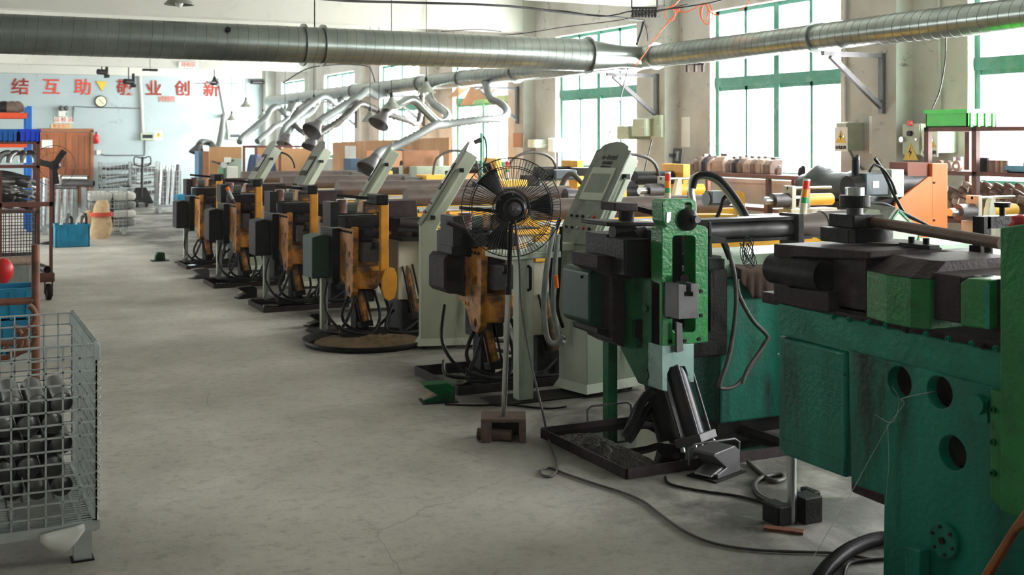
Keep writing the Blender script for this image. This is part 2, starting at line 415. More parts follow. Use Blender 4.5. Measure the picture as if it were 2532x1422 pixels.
# ------------------------------------------------------------------ ducts
Z_D = 2.8; X_D = 8.1; Y_D = 12.6
def duct_run(parent, a, b, r, seam=.11, skip=()):
    a, b = Vector(a), Vector(b)
    put('duct_pipe', M().cyl(a, b, r, n=40), galv, parent)
    L = (b - a).length; ax = (b - a).normalized(); u, v = frame_from(ax); n = int(L / seam * 28)
    m = M().tube([a + ax * (L * i / n) + (u * math.cos(2 * PI * i / 28) + v * math.sin(2 * PI * i / 28)) * r for i in range(n + 1)], .003, 4)
    put('seam', m, steel_mid, parent)
def flange(parent, c, ax, r, w=.012, R=.035):
    put('flange', M().lathe(c, [(r - .002, -w), (r + R, -w), (r + R, w), (r - .002, w)], 40, ax, False), galv, parent)
d1 = thing('ventilation_duct', 'large galvanised spiral duct crossing the hall below the beams', 'duct', (3, Y_D, Z_D))
duct_run(d1, (-3.2, Y_D, Z_D), (7.25, Y_D, Z_D), .2)
put('reducer', M().cyl((7.25, Y_D, Z_D), (7.75, Y_D, Z_D), .2, .14, 40), galv, d1)
for x in (3.62, 3.84, 7.25): flange(d1, (x, Y_D, Z_D), (1, 0, 0), .2)
put('hanger_chain', M().tube([(3.75, Y_D, Z_D + .2), (3.75, Y_D, ZC)], .008, 6, rib=.05), steel_dk, d1)
put('patch_cap', M().cyl((2.75, Y_D - .17, Z_D + .11), (2.75, Y_D - .19, Z_D + .125), .03), steel_dk, d1)
d2 = thing('ventilation_duct', 'narrower galvanised spiral duct running along the window wall', 'duct', (X_D, Y_D, Z_D))
duct_run(d2, (X_D, -5.2, Z_D), (X_D, Y_D - .25, Z_D), .14)
duct_run(d2, (X_D, Y_D + .25, Z_D), (X_D, 31.5, Z_D), .14, .16)
put('tee_joint', M().cyl((X_D, Y_D - .25, Z_D), (X_D, Y_D + .25, Z_D), .15, n=40).cyl((7.75, Y_D, Z_D), (X_D, Y_D, Z_D), .14, n=40), galv, d2)
for y in (Y_D - .25, Y_D + .25, 9.35, 16.3, 18.4, 20.3, 24.2): flange(d2, (X_D, y, Z_D), (0, 1, 0), .14, .012, .03)
for y, px in ((4.83, 0), (9.02, 0), (13.2, 0), (17.4, 0), (21.6, 0), (25.8, 0)):
    m = M(); z0 = Z_D - .165
    m.box(X_D - .22, XW - .22, y - .025, y + .025, z0 - .05, z0 - .005)
    m.box(XW - .265, XW - .22, y - .03, y + .03, z0 - .62, z0)
    m.bar((X_D - .12, y, z0 - .05), (XW - .25, y, z0 - .55), .05)
    where = {4.83: 'at the pier right of the near window, beyond the frame edge', 9.02: 'right of the wide near window', 13.2: 'at the duct junction', 17.4: 'beyond the duct junction',
             21.6: 'behind the pendant lamps', 25.8: 'far down the wall near the last windows'}[y]
    if y == 4.83: continue
    single('duct_bracket', m, steel_mid, 'steel bracket under the wall duct ' + where, 'bracket', 'duct brackets on the piers')

# flexible extraction arms with hoods
def arm(pts, ds, r, label, hood=None, mt=flexm, rib=.045):
    P = []
    for i, (x, y) in enumerate(pts):
        f = i / (len(pts) - 1)
        P.append(PD(x, y, ds[0] * (1 - f) + ds[1] * f))
    if X_D - P[0].x > -1.6:
        q = PX(pts[0][0], pts[0][1], X_D); P = [Vector((X_D - .02, q.y, Z_D - .1))] + P[1:]
    t = thing('extraction_arm', label, 'extraction hose', P[0], group='flexible extraction arms')
    put('hose', M().tube(P, r, 10, rib=rib, sub=6), mt, t)
    put('collar', M().cyl(P[0], P[0] + (P[1] - P[0]).normalized() * .12, r * 1.25), galv, t)
    if hood:
        e = P[-1]; dr = Vector((-.35, -.2, -.75)).normalized() if hood is True else Vector(hood).normalized()
        put('hood', M().lathe(e, [(r, -.02), (r * 1.1, .03), (r * 2.3, .17), (r * 2.35, .2), (r * 2.25, .17), (r, .03)], 20, dr), steel_mid, t)
    return t
arm([(1203, 200), (1204, 218), (1214, 244), (1240, 257), (1253, 276), (1240, 292), (1187, 296), (1104, 307), (1073, 311), (1026, 337), (966, 367), (940, 376), (927, 390)],
    (19.0, 14.5), .062, 'long grey ribbed extraction hose sweeping down to a hood above the middle machines', (-.5, -.2, -.6))
arm([(1062, 215), (1062, 236), (1070, 254), (1088, 268), (1104, 281), (1103, 296), (1083, 302), (1050, 272), (1021, 246), (989, 257), (966, 270), (950, 282)], (20.5, 17.5), .07,
    'smooth pale extraction arm making a sharp peak beside two pendant lamps', (-.5, -.2, -.7), galv, 0)
arm([(961, 257), (935, 238), (908, 223), (890, 236), (838, 270), (800, 294), (786, 306)], (23.5, 19), .075, 'ribbed extraction arm arching highest in the cluster before the third and fourth windows', (-.6, -.3, -.6))
arm([(1047, 292), (1035, 301), (1005, 296), (953, 281), (910, 262), (888, 257), (862, 281), (820, 312), (796, 328), (775, 340)], (22, 20), .065, 'dark ribbed extraction arm running low behind the arched one', True, rubber_g)
arm([(850, 272), (835, 260), (807, 239), (786, 244), (755, 270), (731, 291), (708, 312), (699, 330), (695, 356)], (26, 24), .075, 'grey extraction arm bending down in front of the second last window', None)
arm([(790, 255), (770, 275), (745, 292), (726, 309), (716, 326), (712, 338)], (26.5, 24), .075, 'pale extraction arm with its hood pointing down near the partition top', True)
arm([(722, 289), (710, 281), (690, 266), (679, 265), (668, 272), (656, 291), (620, 322), (601, 338), (592, 352)], (28, 26), .075, 'farthest grey extraction arm curving down to the left against the white wall', None)
arm([(735, 250), (725, 262), (716, 285), (705, 300), (680, 312), (660, 330), (636, 350)], (28.5, 26.5), .07, 'far extraction arm hanging from the end of the wall duct', None)
arm([(765, 272), (740, 268), (728, 284), (722, 300), (735, 316), (752, 330)], (25.6, 24.4), .06, 'short limp extraction hose in the far cluster', None, rubber_g)
arm([(556, 372), (540, 364), (520, 354), (500, 351), (493, 358)], (25, 24), .07, 'small bent extraction arm with hood standing left of the plywood partition', (-.3, -.1, -.9))
arm([(880, 225), (868, 250), (855, 290), (842, 305), (800, 318), (765, 333)], (24, 21.5), .06, 'dark thin extraction hose crossing behind the arched arm', None, rubber_g)

# pendant lamps
def lamp(px, py, d, label, r=.15, tilt=0):
    p = PD(px, py, d)
    t = thing('pendant_lamp', label, 'lamp', p, group='conical pendant lamps')
    put('lamp_shade', M().lathe(p, [(.03, .17), (.04, .15), (.055, .11), (r, .0), (r + .004, -.008), (r - .006, -.004), (.05, .1), (.028, .15)], 24), console_dk, t)
    put('bulb', M().ball(p + Vector((0, 0, .02)), .045, 12, 1.3), white_pl, t)
    put('socket', M().cyl(p + Vector((0, 0, .15)), p + Vector((0, 0, .24)), .028, .02), steel_dk, t)
    put('cord', M().cyl(p + Vector((0, 0, .23)), Vector((p.x, p.y, ZC)), .006, n=6), steel_dk, t)
    return t
lamp(443, 10, 12.5, 'grey pendant lamp cut by the top edge of the picture', .155)
lamp(573, 297, 31.5, 'pendant lamp hanging lowest against the white back wall', .14)
lamp(608, 264, 30, 'pendant lamp with bulb hanging highest of three before the back wall')
lamp(650, 292, 31, 'pendant lamp nearest the far corner of the hall', .14)
lamp(705, 284, 29, 'pendant lamp touching the outline of the last window', .14)
lamp(776, 260, 26, 'pendant lamp with bulb in front of the second last window', .15)
lamp(968, 268, 17.5, 'wide pale pendant lamp in front of the fourth window')
lamp(1054, 228, 18.5, 'dark pendant lamp hanging just under the wall duct', .145)
lamp(915, 300, 19.5, 'pendant lamp low among the extraction arms', .14)
lamp(937, 309, 19, 'dark tilted shade beside the low lamp among the extraction arms', .14)

# cables along the ceiling and the window wall
def cable(pts, ds, r, label, mt, name='cable', sub=6, cat='cable', group=None):
    n = len(pts) - 1
    P = [PD(x, y, ds[0] + (ds[1] - ds[0]) * i / n) for i, (x, y) in enumerate(pts)]
    return single(name, M().tube(P, r, 6, sub=sub), mt, label, cat, group)
cable([(760, -6), (860, 2), (1000, 6), (1180, 11), (1300, 19), (1420, 34), (1525, 43), (1592, 52)], (11, 14.2), .014, 'thick black power cable sagging along the top of the picture', blk)
cable([(1300, 20), (1400, 28), (1480, 40), (1525, 36), (1560, 28), (1640, 24), (1760, 6), (1800, -6)], (13.5, 13), .008, 'thin dark cable looping from the black cable to the insulator rack', blk)
cable([(1100, 90), (1260, 86), (1400, 66), (1540, 48), (1700, 10)], (16, 13), .006, 'thin brown wire slanting up across the pier to the top of the window', steel_brown)
cable([(1090, 78), (1180, 73), (1240, 78)], (15, 15), .006, 'short dark wire on the white beam', blk)
cable([(700, 205), (760, 170), (830, 160), (905, 163), (920, 180), (928, 205)], (27, 24), .014, 'dark cable run bending over the far piers', steel_dk)
cable([(1592, 52), (1586, 78), (1574, 110)], (14.2, 14.0), .018, 'dark steel hanger rod above the duct junction', steel_dk, 'hanger_rod', 1, 'rod')
cable([(1592, 52), (1600, 80), (1602, 102)], (14.2, 14.2), .006, 'thin dark wire hanging beside the hanger rod', blk)
cable([(1683, -4), (1668, 12), (1655, 20), (1680, 20), (1662, 45), (1640, 70), (1610, 110), (1580, 152), (1570, 165)], (13.2, 13.4), .007, 'orange cord draped from the insulators down over the duct junction', orange_c)
m = M()
for x0, y0, w_, h_ in ((1657, 18, 12, 34), (1741, 8, 10, 44), (1748, 8, 14, 52)):
    P = [PD(x0 + w_ * math.sin(2 * PI * k / 16), y0 + h_ * (1 - math.cos(2 * PI * k / 16)) / 2, 13.2) for k in range(17)]
    m.tube(P, .007, 6)
m.tube([PD(x, y, 13.2) for x, y in ((1657, 18), (1690, 30), (1715, 22), (1741, 8), (1757, 30), (1776, 38))], .007, 6, sub=6)
single('cord_loops', m, orange_c, 'bundle of orange cord loops hung high left of the wide near window', 'cord')
cable([(1855, -4), (1845, 15), (1825, 26)], (12.5, 12.5), .006, 'short end of orange cord hanging at the top of the near window', orange_c)
m = M(); a, b = PD(1562, 20, 14.6), PD(1625, 20, 14.6)
m.bar(a, b, .03); m.bar(a, (a.x, a.y, ZC), .015); m.bar(b, (b.x, b.y, ZC), .015)
for i in range(8): p = a.lerp(b, (i + .5) / 8); m.lathe(p - Vector((0, 0, .12)), [(.01, 0), (.035, .02), (.02, .05), (.035, .08), (.01, .11)], 10)
single('insulator_rack', m, steel_dk, 'small dark rack of insulators under the ceiling right of the black cable', 'insulator rack')
cable([(1553, 168), (1532, 250), (1510, 320), (1492, 370), (1476, 410), (1470, 425)], (13.5, 11), .008, 'long slack cord slanting down from the duct junction across the window', steel_mid)
cable([(2339, 92), (2337, 150), (2325, 220), (2308, 262), (2302, 275)], (10.3, 10.6), .006, 'thin black wire hanging on the pier left of the green crate', blk)

# ------------------------------------------------------------------ electrical boxes on the piers
def warn(parent, c, w_, face, dark=True):
    """yellow triangle with a bolt on a plate facing -X ('x') or -Y ('y')"""
    U = Vector((0, -1, 0)) if face == 'x' else Vector((1, 0, 0)); N_ = Vector((-1, 0, 0)) if face == 'x' else Vector((0, -1, 0)); V = Vector((0, 0, 1)); c = Vector(c)
    q = lambda u, v: c + U * u * w_ + V * v * w_
    s = put('warning_sign', M().prism([q(-.5, -.43), q(.5, -.43), q(0, .43)], N_ * .004), yel_sign, parent)
    m = M().prism([q(.04, .25) + N_ * .004, q(-.14, -.06) + N_ * .004, q(-.01, -.04) + N_ * .004, q(-.06, -.3) + N_ * .004, q(.13, .02) + N_ * .004, q(.0, .0) + N_ * .004], N_ * .002)
    b = put('bolt_mark', m, blk, s)
def wbox(px0, px1, pt, pb, xf, label, kind=0, xb=XW, name='electrical_box'):
    a = PX(px0, pt, xf); b = PX(px1, pt, xf); y1, y0 = a.y, b.y
    z1 = PX((px0 + px1) / 2, pt, xf).z; z0 = PX((px0 + px1) / 2, pb, xf).z
    t = thing(name, label, 'electrical box', (xb, (y0 + y1) / 2, z0))
    put('body', M().box(xf + .012, xb, y0, y1, z0, z1), boxm, t, .006)
    put('door', M().box(xf, xf + .011, y0 + .008, y1 - .008, z0 + .008, z1 - .008), boxm, t, .003)
    cy, cz = (y0 + y1) / 2, (z0 + z1) / 2
    if kind in (1, 3):
        put('label_plate', M().box(xf - .003, xf, cy - .1, cy + .1, cz - .16, cz + .1), white_p, t)
        warn(t, (xf - .004, cy, cz + .0), .16, 'x')
        lettering('有电危险', .042, (xf - .006, cy, cz - .12), blk, 'x', 'lettering', t)
    if kind == 2:
        warn(t, (xf - .001, cy, cz - .12), .2, 'x')
        for dz, mt_, dy in ((.16, red_m, 0), (.06, blk, 0), (.0, steel_lt, .1)):
            put('knob', M().cyl((xf, cy + dy, cz + dz), (xf - .03, cy + dy, cz + dz), .028), mt_, t)
    put('lock', M().cyl((xf, y0 + .04, cz), (xf - .012, y0 + .04, cz), .012), steel_lt, t)
    return t
wbox(2066, 2094, 303, 372, 8.66, 'pale green electrical box with yellow warning triangle beside the wide near window', 1)
wbox(2230, 2274, 306, 384, 8.66, 'pale electrical box with red lamp and warning triangle on the pier', 2)
wbox(2285, 2315, 316, 378, 8.62, 'pale electrical box behind the rack, under the bright green crate', 3)
wbox(1524, 1555, 311, 345, 8.5, 'grey electrical box lowest and leftmost on the second pier', 0)
wbox(1562, 1594, 293, 337, 8.5, 'grey electrical box in the middle of the three on the second pier', 0)
wbox(1610, 1632, 284, 340, 8.62, 'grey electrical box with open door rightmost on the second pier', 0, 8.7)
wbox(1304, 1322, 345, 366, 8.66, 'small white switch box on a wooden board on the third pier', 0)
single('backing_board', M().box(8.664, 8.68, 17.24, 17.56, 1.62, 1.86), wood_dk, 'small brown wooden board behind the white switch box', 'board')
single('wall_notice', M().box(8.893, 8.9, 12.75, 12.95, 1.65, 2.05), white_p, 'pale paper notice on the pier left of the wide near window', 'notice')
single('wall_notice', M().box(8.893, 8.9, 9.35, 9.45, 1.6, 2.0), white_p, 'narrow torn pale notice left of the bare pier column', 'notice')
single('wall_socket', M().box(8.87, 8.9, 9.45, 9.6, 1.36, 1.42), white_pl, 'white power socket strip on the pier below the warning box', 'socket')
for px, lab in ((2090, 'left one on the pier beside the wide near window'), (2322, 'right one, running down behind the green crate')):
    p0, p1 = PX(px, 110, 8.87), PX(px, 300, 8.87)
    single('conduit', M().cyl((8.87, p0.y, p1.z - .0), (8.87, p0.y, ZC - .01), .018, n=10), wall_m, 'thin painted conduit, ' + lab, 'conduit', 'conduits on the near pier')
single('cable', M().tube([PX(x, y, 8.88) for x, y in ((2100, 372), (2115, 400), (2135, 422))], .012, 8, sub=4), steel_mid, 'short grey cable drop from the box with warning triangle', 'cable')
cable([(1612, 345), (1600, 395), (1588, 440), (1575, 455)], (14.0, 13.6), .01, 'black cable hanging below the grey boxes on the second pier', blk)
m = M(); a = PX(1661, 370, 8.6)
pf = lambda x, y: PX(x, y, 8.6)
m.prism([pf(1665, 367), pf(1687, 367), pf(1680, 440), pf(1659, 440)], (.03, 0, 0), [[pf(1670, 374), pf(1680, 374), pf(1677, 398), pf(1668, 398)]])
m.prism([pf(1654, 380), pf(1672, 380), pf(1672, 390), pf(1654, 390)], (.03, 0, 0))
single('steel_frame_bracket', m, steel_dk, 'dark slotted steel bracket leaning at the wall left of the mould shelf', 'bracket')
m = M()
pf = lambda x, y: PX(x, y, 8.66)
m.prism([pf(1694, 154), pf(1740, 154), pf(1740, 161), pf(1694, 161)], (.03, 0, 0))
for x in (1698, 1717, 1736): m.prism([pf(x - 2, 160), pf(x + 2, 160), pf(x + 2, 178), pf(x - 2, 178)], (.03, 0, 0))
single('wall_hook_rack', m, steel_brown, 'rusty three-pronged hook rack under the wall duct', 'hook')

# ------------------------------------------------------------------ back wall
yb = YB
for ch, px, py, wh in zip('结互助敬业创新', (50, 127, 205, 309, 380, 452, 522), (217, 217, 218, 219, 221, 221, 223), ('leftmost of the seven', 'second from the left', 'just left of the yellow pennant', 'first right of the yellow pennant', 'just right of the thick pale conduit', 'second from the right', 'rightmost, by the ceiling fan hub')):
    p = PY(px, py, yb - .01)
    o = lettering(ch, .47, (p.x, yb - .012, p.z), red_paint, 'y', 'wall_character', ext=.008)
    tag(o, 'red Chinese character on the back wall, ' + wh, 'wall lettering')
def bbox(px0, px1, pt, pb, th, y=yb):
    a, b = PY(px0, pt, y - th), PY(px1, pb, y - th)
    return M().box(a.x, b.x, y - th, y, b.z, a.z), a, b
t = thing('wooden_door', 'brown double door of vertical planks in the back wall', 'door', (PY(160, 500, yb).x, yb, 0))
a, b = PY(97, 322, yb), PY(226, 322, yb); x0, x1, zt = a.x, b.x, a.z; xm = (x0 + x1) / 2
put('door_frame', M().box(x0 - .05, x0 + .03, yb - .08, yb, 0, zt).box(x1 - .03, x1 + .05, yb - .08, yb, 0, zt).box(x0 - .05, x1 + .05, yb - .08, yb, zt - .04, zt + .05), wood_dk, t)
def doorm():
    m = mat('brown_door_planks', '96552c', .6, grime=.6, gcol='5c3018', gscale=2.2, var=.25, streak=True); return m
for u0, u1 in ((x0 + .03, xm - .005), (xm + .005, x1 - .03)):
    m = M(); n = 4
    for i in range(n):
        q0 = u0 + (u1 - u0) * i / n; q1 = u0 + (u1 - u0) * (i + 1) / n; m.box(q0 + .004, q1 - .004, yb - .045, yb - .01, .02, zt - .05)
    m.box(u0, u1, yb - .06, yb - .03, zt - .15, zt - .05); m.box(u0, u1, yb - .06, yb - .03, .9, 1.02)
    l = put('door_leaf', m, doorm(), t)
put('door_handle', M().bar((xm - .05, yb - .08, 1.0), (xm - .05, yb - .08, 1.2), .02), steel_dk, t)
m, a, b = bbox(103, 130, 346, 365, .065); m.v = [(x, y - .005, z) for x, y, z in m.v]
o = single('paper_notice', bbox(103, 130, 346, 365, .068)[0], white_p, 'white paper notice pinned to the left door leaf', 'notice')
a = PY(238, 200, yb)
P = [PY(x, y, yb - .03) for x, y in ((238, 201), (263, 201), (253, 226))]
single('pennant', M().prism(P, (0, .015, 0)), yel_sign, 'yellow triangular pennant pointing down between the red characters', 'pennant')
c = PY(249, 251, yb); t = thing('wall_clock', 'round cream wall clock below the yellow pennant', 'clock', c)
put('clock_case', M().lathe((c.x, yb, c.z), [(0.001, .05), (.135, .05), (.16, .055), (.165, .03), (.165, 0)], 28, (0, -1, 0)), steel_brown, t)
put('dial', M().cyl((c.x, yb - .05, c.z), (c.x, yb - .054, c.z), .14, n=28), mat('cream_dial', 'd8d8b8', .5), t)
put('hand', M().bar((c.x, yb - .058, c.z), (c.x - .05, yb - .058, c.z + .06), .01).bar((c.x, yb - .058, c.z), (c.x + .07, yb - .058, c.z - .06), .008), blk, t)
c = PY(156, 276, yb); t = thing('emergency_light', 'twin-lamp emergency light box above the door', 'emergency light', (c.x, yb, c.z - .1))
m, a, b = bbox(145, 166, 273, 288, .08); put('body', m, white_pl, t)
put('indicator', bbox(163, 165, 278, 286, .085)[0], mat('green_indicator', '109060', .4), t)
for px in (150, 163): q = PY(px, 268, yb - .1); put('lamp_head', M().lathe(q, [(.03, .06), (.05, .03), (.07, -.04), (.0, -.04)], 14, (0, 1, 0)), steel_mid, t)
def plate_sign(px0, px1, pt, pb, txt, y, label, mt=white_pl, tm=red_paint, size=None):
    a, b = PY(px0, pt, y - .02), PY(px1, pb, y - .02)
    t = thing('sign_board', label, 'sign', ((a.x + b.x) / 2, y, b.z))
    put('board', M().box(a.x, b.x, y - .02, y, b.z, a.z), mt, t)
    lettering(txt, size or (a.z - b.z) * .85, ((a.x + b.x) / 2, y - .023, (a.z + b.z) / 2), tm, 'y', 'lettering', t)
    return t
plate_sign(134, 181, 289, 304, '品 检 区', yb, 'white sign plate with red characters directly under the emergency light')
plate_sign(126, 176, 306, 318, '安全出口', yb, 'narrow cream and red sign strip just above the door', mat('cream_sign', 'd8c090', .6))
plate_sign(393, 434, 237, 253, '待检区', yb, 'small grey sign plate with faint characters below the red lettering')
plate_sign(442, 491, 153, 169, '待检区', 29.745, 'grey sign plate with red characters fixed to a ceiling beam')
c = PY(237, 342, yb); t = thing('fire_extinguisher', 'red fire extinguisher hung on the wall right of the door', 'fire extinguisher', (c.x, yb - .08, c.z - .15))
put('cylinder', M().lathe((c.x, yb - .09, c.z - .15), [(.001, 0), (.06, .0), (.062, .22), (.03, .27), (.001, .27)], 16), red_m, t)
put('valve', M().cyl((c.x, yb - .09, c.z + .12), (c.x, yb - .09, c.z + .17), .02).bar((c.x - .04, yb - .09, c.z + .16), (c.x + .03, yb - .09, c.z + .18), .015), blk, t)
put('wall_bracket', M().box(c.x - .05, c.x + .05, yb - .03, yb, c.z - .1, c.z - .05), steel_dk, t)
for px0, px1, pt, pb, lab in ((348, 382, 328, 347, 'grey meter box with dark display on the back wall beside a warning triangle'), (564, 597, 327, 345, 'meter box with dark display near the extraction arms on the back wall')):
    m, a, b = bbox(px0, px1, pt, pb, .12); t = thing('meter_box', lab, 'meter box', ((a.x + b.x) / 2, yb, b.z))
    put('body', m, boxm, t, .01); put('display', M().box(a.x + .05, b.x - .05, yb - .125, yb - .12, b.z + .06, a.z - .06), mat('dark_display', '1c2430', .2), t)
c = PY(392, 334, yb); t = thing('warning_plate', 'white plate with yellow warning triangle right of the left meter box', 'sign', (c.x, yb, c.z - .15))
put('board', M().box(c.x - .1, c.x + .1, yb - .01, yb, c.z - .15, c.z + .12), white_p, t); warn(t, (c.x, yb - .011, c.z + .02), .17, 'y')
def wline(pts, r, label, mt=wall_m, name='conduit'):
    P = [PY(x, y, yb - r - .004) for x, y in pts]
    return single(name, M().tube(P, r, 8), mt, label, 'conduit')
wline([(346, 188), (350, 260), (353, 328)], .045, 'thick pale conduit dropping to the left meter box')
wline([(180, 300), (182, 263), (215, 265), (350, 268)], .012, 'thin grey conduit running from the emergency light to the thick conduit', steel_mid)
wline([(358, 347), (358, 384), (260, 384), (240, 379)], .014, 'thin conduit from the left meter box to the socket by the door', steel_mid)
wline([(541, 196), (553, 260), (566, 326)], .035, 'pale conduit slanting down to the right meter box')
m, a, b = bbox(239, 249, 372, 382, .05); single('wall_socket', m, white_pl, 'small socket on the back wall right of the door', 'socket')
m, a, b = bbox(623, 664, 199, 208, .2); t = thing('ventilation_grille', 'dark grey ventilation box high in the far corner', 'ventilation grille', ((a.x + b.x) / 2, yb, b.z))
put('body', m, steel_dk, t); put('louvre', M().box(a.x + .03, b.x - .03, yb - .21, yb - .2, b.z + .03, a.z - .04), steel_mid, t)
# ceiling fan, strip lamp, wall fans
c = PD(530, 205, 30); t = thing('ceiling_fan', 'dark ceiling fan hub with long thin blades before the back wall', 'ceiling fan', c)
put('rod', M().cyl(c + Vector((0, 0, .08)), (c.x, c.y, ZC), .014, n=8), steel_dk, t)
put('motor', M().lathe(c, [(.001, -.06), (.1, -.05), (.12, .0), (.05, .08), (.03, .16), (.001, .17)], 18), steel_dk, t)
for k in range(3):
    an = k * 2 * PI / 3 + .15; put('blade', M().bar(c + Vector((.1 * math.cos(an), .1 * math.sin(an), 0)), c + Vector((.62 * math.cos(an), .62 * math.sin(an), 0)), .12, .012, (0, 0, 1)), steel_mid, t)
c = PD(371, 176, 26); t = thing('strip_lamp', 'short dark hooded lamp under the far ceiling beam', 'lamp', c)
put('housing', M().box(c.x - .16, c.x + .16, c.y - .07, c.y + .07, c.z - .0, c.z + .05), steel_dk, t); put('diffuser', M().box(c.x - .15, c.x - .02, c.y - .06, c.y + .06, c.z - .02, c.z), white_pl, t)
put('hanger', M().cyl((c.x, c.y, c.z + .05), (c.x, c.y, ZC), .006, n=6), steel_dk, t)
for px, py, lab in ((318, 202, 'right of the yellow pennant'), (252, 178, 'above the yellow pennant')):
    c = PD(px, py, 29); t = thing('industrial_fan', 'small dark ceiling-hung fan seen edge-on ' + lab, 'fan', c, group='ceiling-hung fans')
    put('rod', M().cyl(c, (c.x, c.y, ZC), .014, n=8), steel_dk, t)
    put('motor', M().cyl(c + Vector((-.1, -.06, 0)), c + Vector((.1, .06, 0)), .07), steel_dk, t)
    put('blade', M().cbox(c + Vector((.12, .05, .08)), .03, .1, .26, .3).cbox(c + Vector((.12, .05, -.1)), .03, .26, .08, .3), steel_dk, t)


# ------------------------------------------------------------------ front wire cage with pipe pieces
def wire_panel(m, o, u, v, nu, nv, r=.0028):
    o, u, v = Vector(o), Vector(u), Vector(v)
    for i in range(nu + 1): a = o + u * (i / nu); m.bar(a, a + v, r * 2)
    for j in range(nv + 1): a = o + v * (j / nv); m.bar(a, a + u, r * 2)
    return m
def wire_cage(x0, x1, y0, y1, z0, z1, label, group=None, sp=.055, sz=.05, legs=.1, r=.0028, name='wire_cage', mt=zinc):
    t = thing(name, label, 'wire cage', (x0, y0, z0 - legs), group=group)
    nx, ny, nz = int((x1 - x0) / sp), int((y1 - y0) / sp), int((z1 - z0) / sz)
    for o_, u_, n_ in (((x0, y0, z0), (x1 - x0, 0, 0), nx), ((x1, y0, z0), (0, y1 - y0, 0), ny), ((x0, y1, z0), (x1 - x0, 0, 0), nx), ((x0, y0, z0), (0, y1 - y0, 0), ny)):
        put('side_panel', wire_panel(M(), o_, u_, (0, 0, z1 - z0), int(n_ * (1.45 if u_[0] == 0 else 1)), nz, r), mt, t)
    put('base_grid', wire_panel(M(), (x0, y0, z0 + .01), (x1 - x0, 0, 0), (0, y1 - y0, 0), nx, ny * 2, r), mt, t)
    m = M()
    for a, b in (((x0, y0), (x1, y0)), ((x1, y0), (x1, y1)), ((x0, y1), (x1, y1)), ((x0, y0), (x0, y1))): m.bar((*a, z0 - .005), (*b, z0 - .005), .03, .04)
    put('base_frame', m, zinc, t)
    for x in (x0 + .05, x1 - .05):
        for y in (y0 + .05, y1 - .05):
            l = put('leg', M().box(x - .035, x + .035, y - .03, y + .03, z0 - legs + .006, z0 - .02), zinc, t)
            put('foot_plate', M().box(x - .045, x + .045, y - .04, y + .04, z0 - legs, z0 - legs + .006), steel_dk, l)
    return t
CX0, CX1, CY0, CY1, CZ0, CZ1 = -.52, .585, 5.10, 6.08, .155, .90
t = wire_cage(CX0, CX1, CY0, CY1, CZ0, CZ1, 'zinc wire mesh pallet cage holding cut pipes in the left foreground', sp=.062, sz=.05, legs=.155, r=.0034)
for y in (CY0, CY1):
    P = []
    for k in range(0, 16 * 17 + 1):
        an = 2 * PI * k / 16; z = CZ0 + .05 + (CZ1 - CZ0 - .12) * k / (16 * 17)
        P.append((CX1 + .012 * math.cos(an) + .004, y + .012 * math.sin(an), z))
    put('spiral_binder', M().tube(P, .0022, 5), zinc, t)
    put('corner_clip', M().cbox((CX1 - .0, y, CZ1 - .03), .028, .06, .065), zinc, t, .004)
P = [(CX1 + .009 * math.cos(2 * PI * k / 10), CY0 + (CY1 - CY0) * k / 400, CZ1 + .006 + .009 * math.sin(2 * PI * k / 10)) for k in range(401)]
put('rim_coil', M().tube(P, .002, 4), zinc, t)
# short steel pipes stacked in the cage, ends to the front
base = None; pr = .046
n = 0
for row in range(5):
    for col in range(6):
        x = CX1 - .10 - col * .1 - (row % 2) * .035; z = CZ0 + .02 + pr + row * .092
        y = CY0 + .40 + random.uniform(-.03, .03)
        if x < -.3: continue
        where = ['bottom', 'second', 'third', 'fourth', 'top'][row]; cw = ['right end', 'second from right', 'third from right', 'fourth from right', 'fifth from right', 'left end'][col]
        lab = 'short steel pipe in the front wire cage, %s row, %s' % (where, cw)
        if base is None:
            base = thing('steel_pipe', lab, 'pipe', (x, y, z), group='cut pipes stacked in the front cage')
            put('pipe_body', M().pipe((0, 0, 0), (0, .42, 0), pr, .003, 26), steel_mid, base, local=True)
        else: copy_tree(base, loc=(x, y, z), label=lab)
m = M()
g = PZ(180, 1310, .13)
P0 = Vector((CX1 - .22, CY0 - .02, .17))
grid = []
for i in range(7):
    for j in range(5):
        u, v = i / 6, j / 4
        grid.append(P0 + Vector((u * .17, -.01 - .02 * math.sin(v * PI), -.02 - v * .10 * math.sin(PI * (u * .8 + .1)) + .02 * u)))
m.add(grid, [(i * 5 + j, i * 5 + j + 1, i * 5 + j + 6, i * 5 + j + 5) for i in range(6) for j in range(4)], True)
o = single('torn_paper', m, white_p, 'crumpled white paper scrap stuck on the bottom rail of the front cage', 'paper')
so = o.modifiers.new('thickness', 'SOLIDIFY'); so.thickness = .002
wp = M().box(CX1 - .3, CX1 - .12, CY0 + .12, CY0 + .36, CZ0 + .018, CZ0 + .022)
single('paper_sheet', wp, film, 'grey sheet lying on the floor grid of the front cage', 'paper')

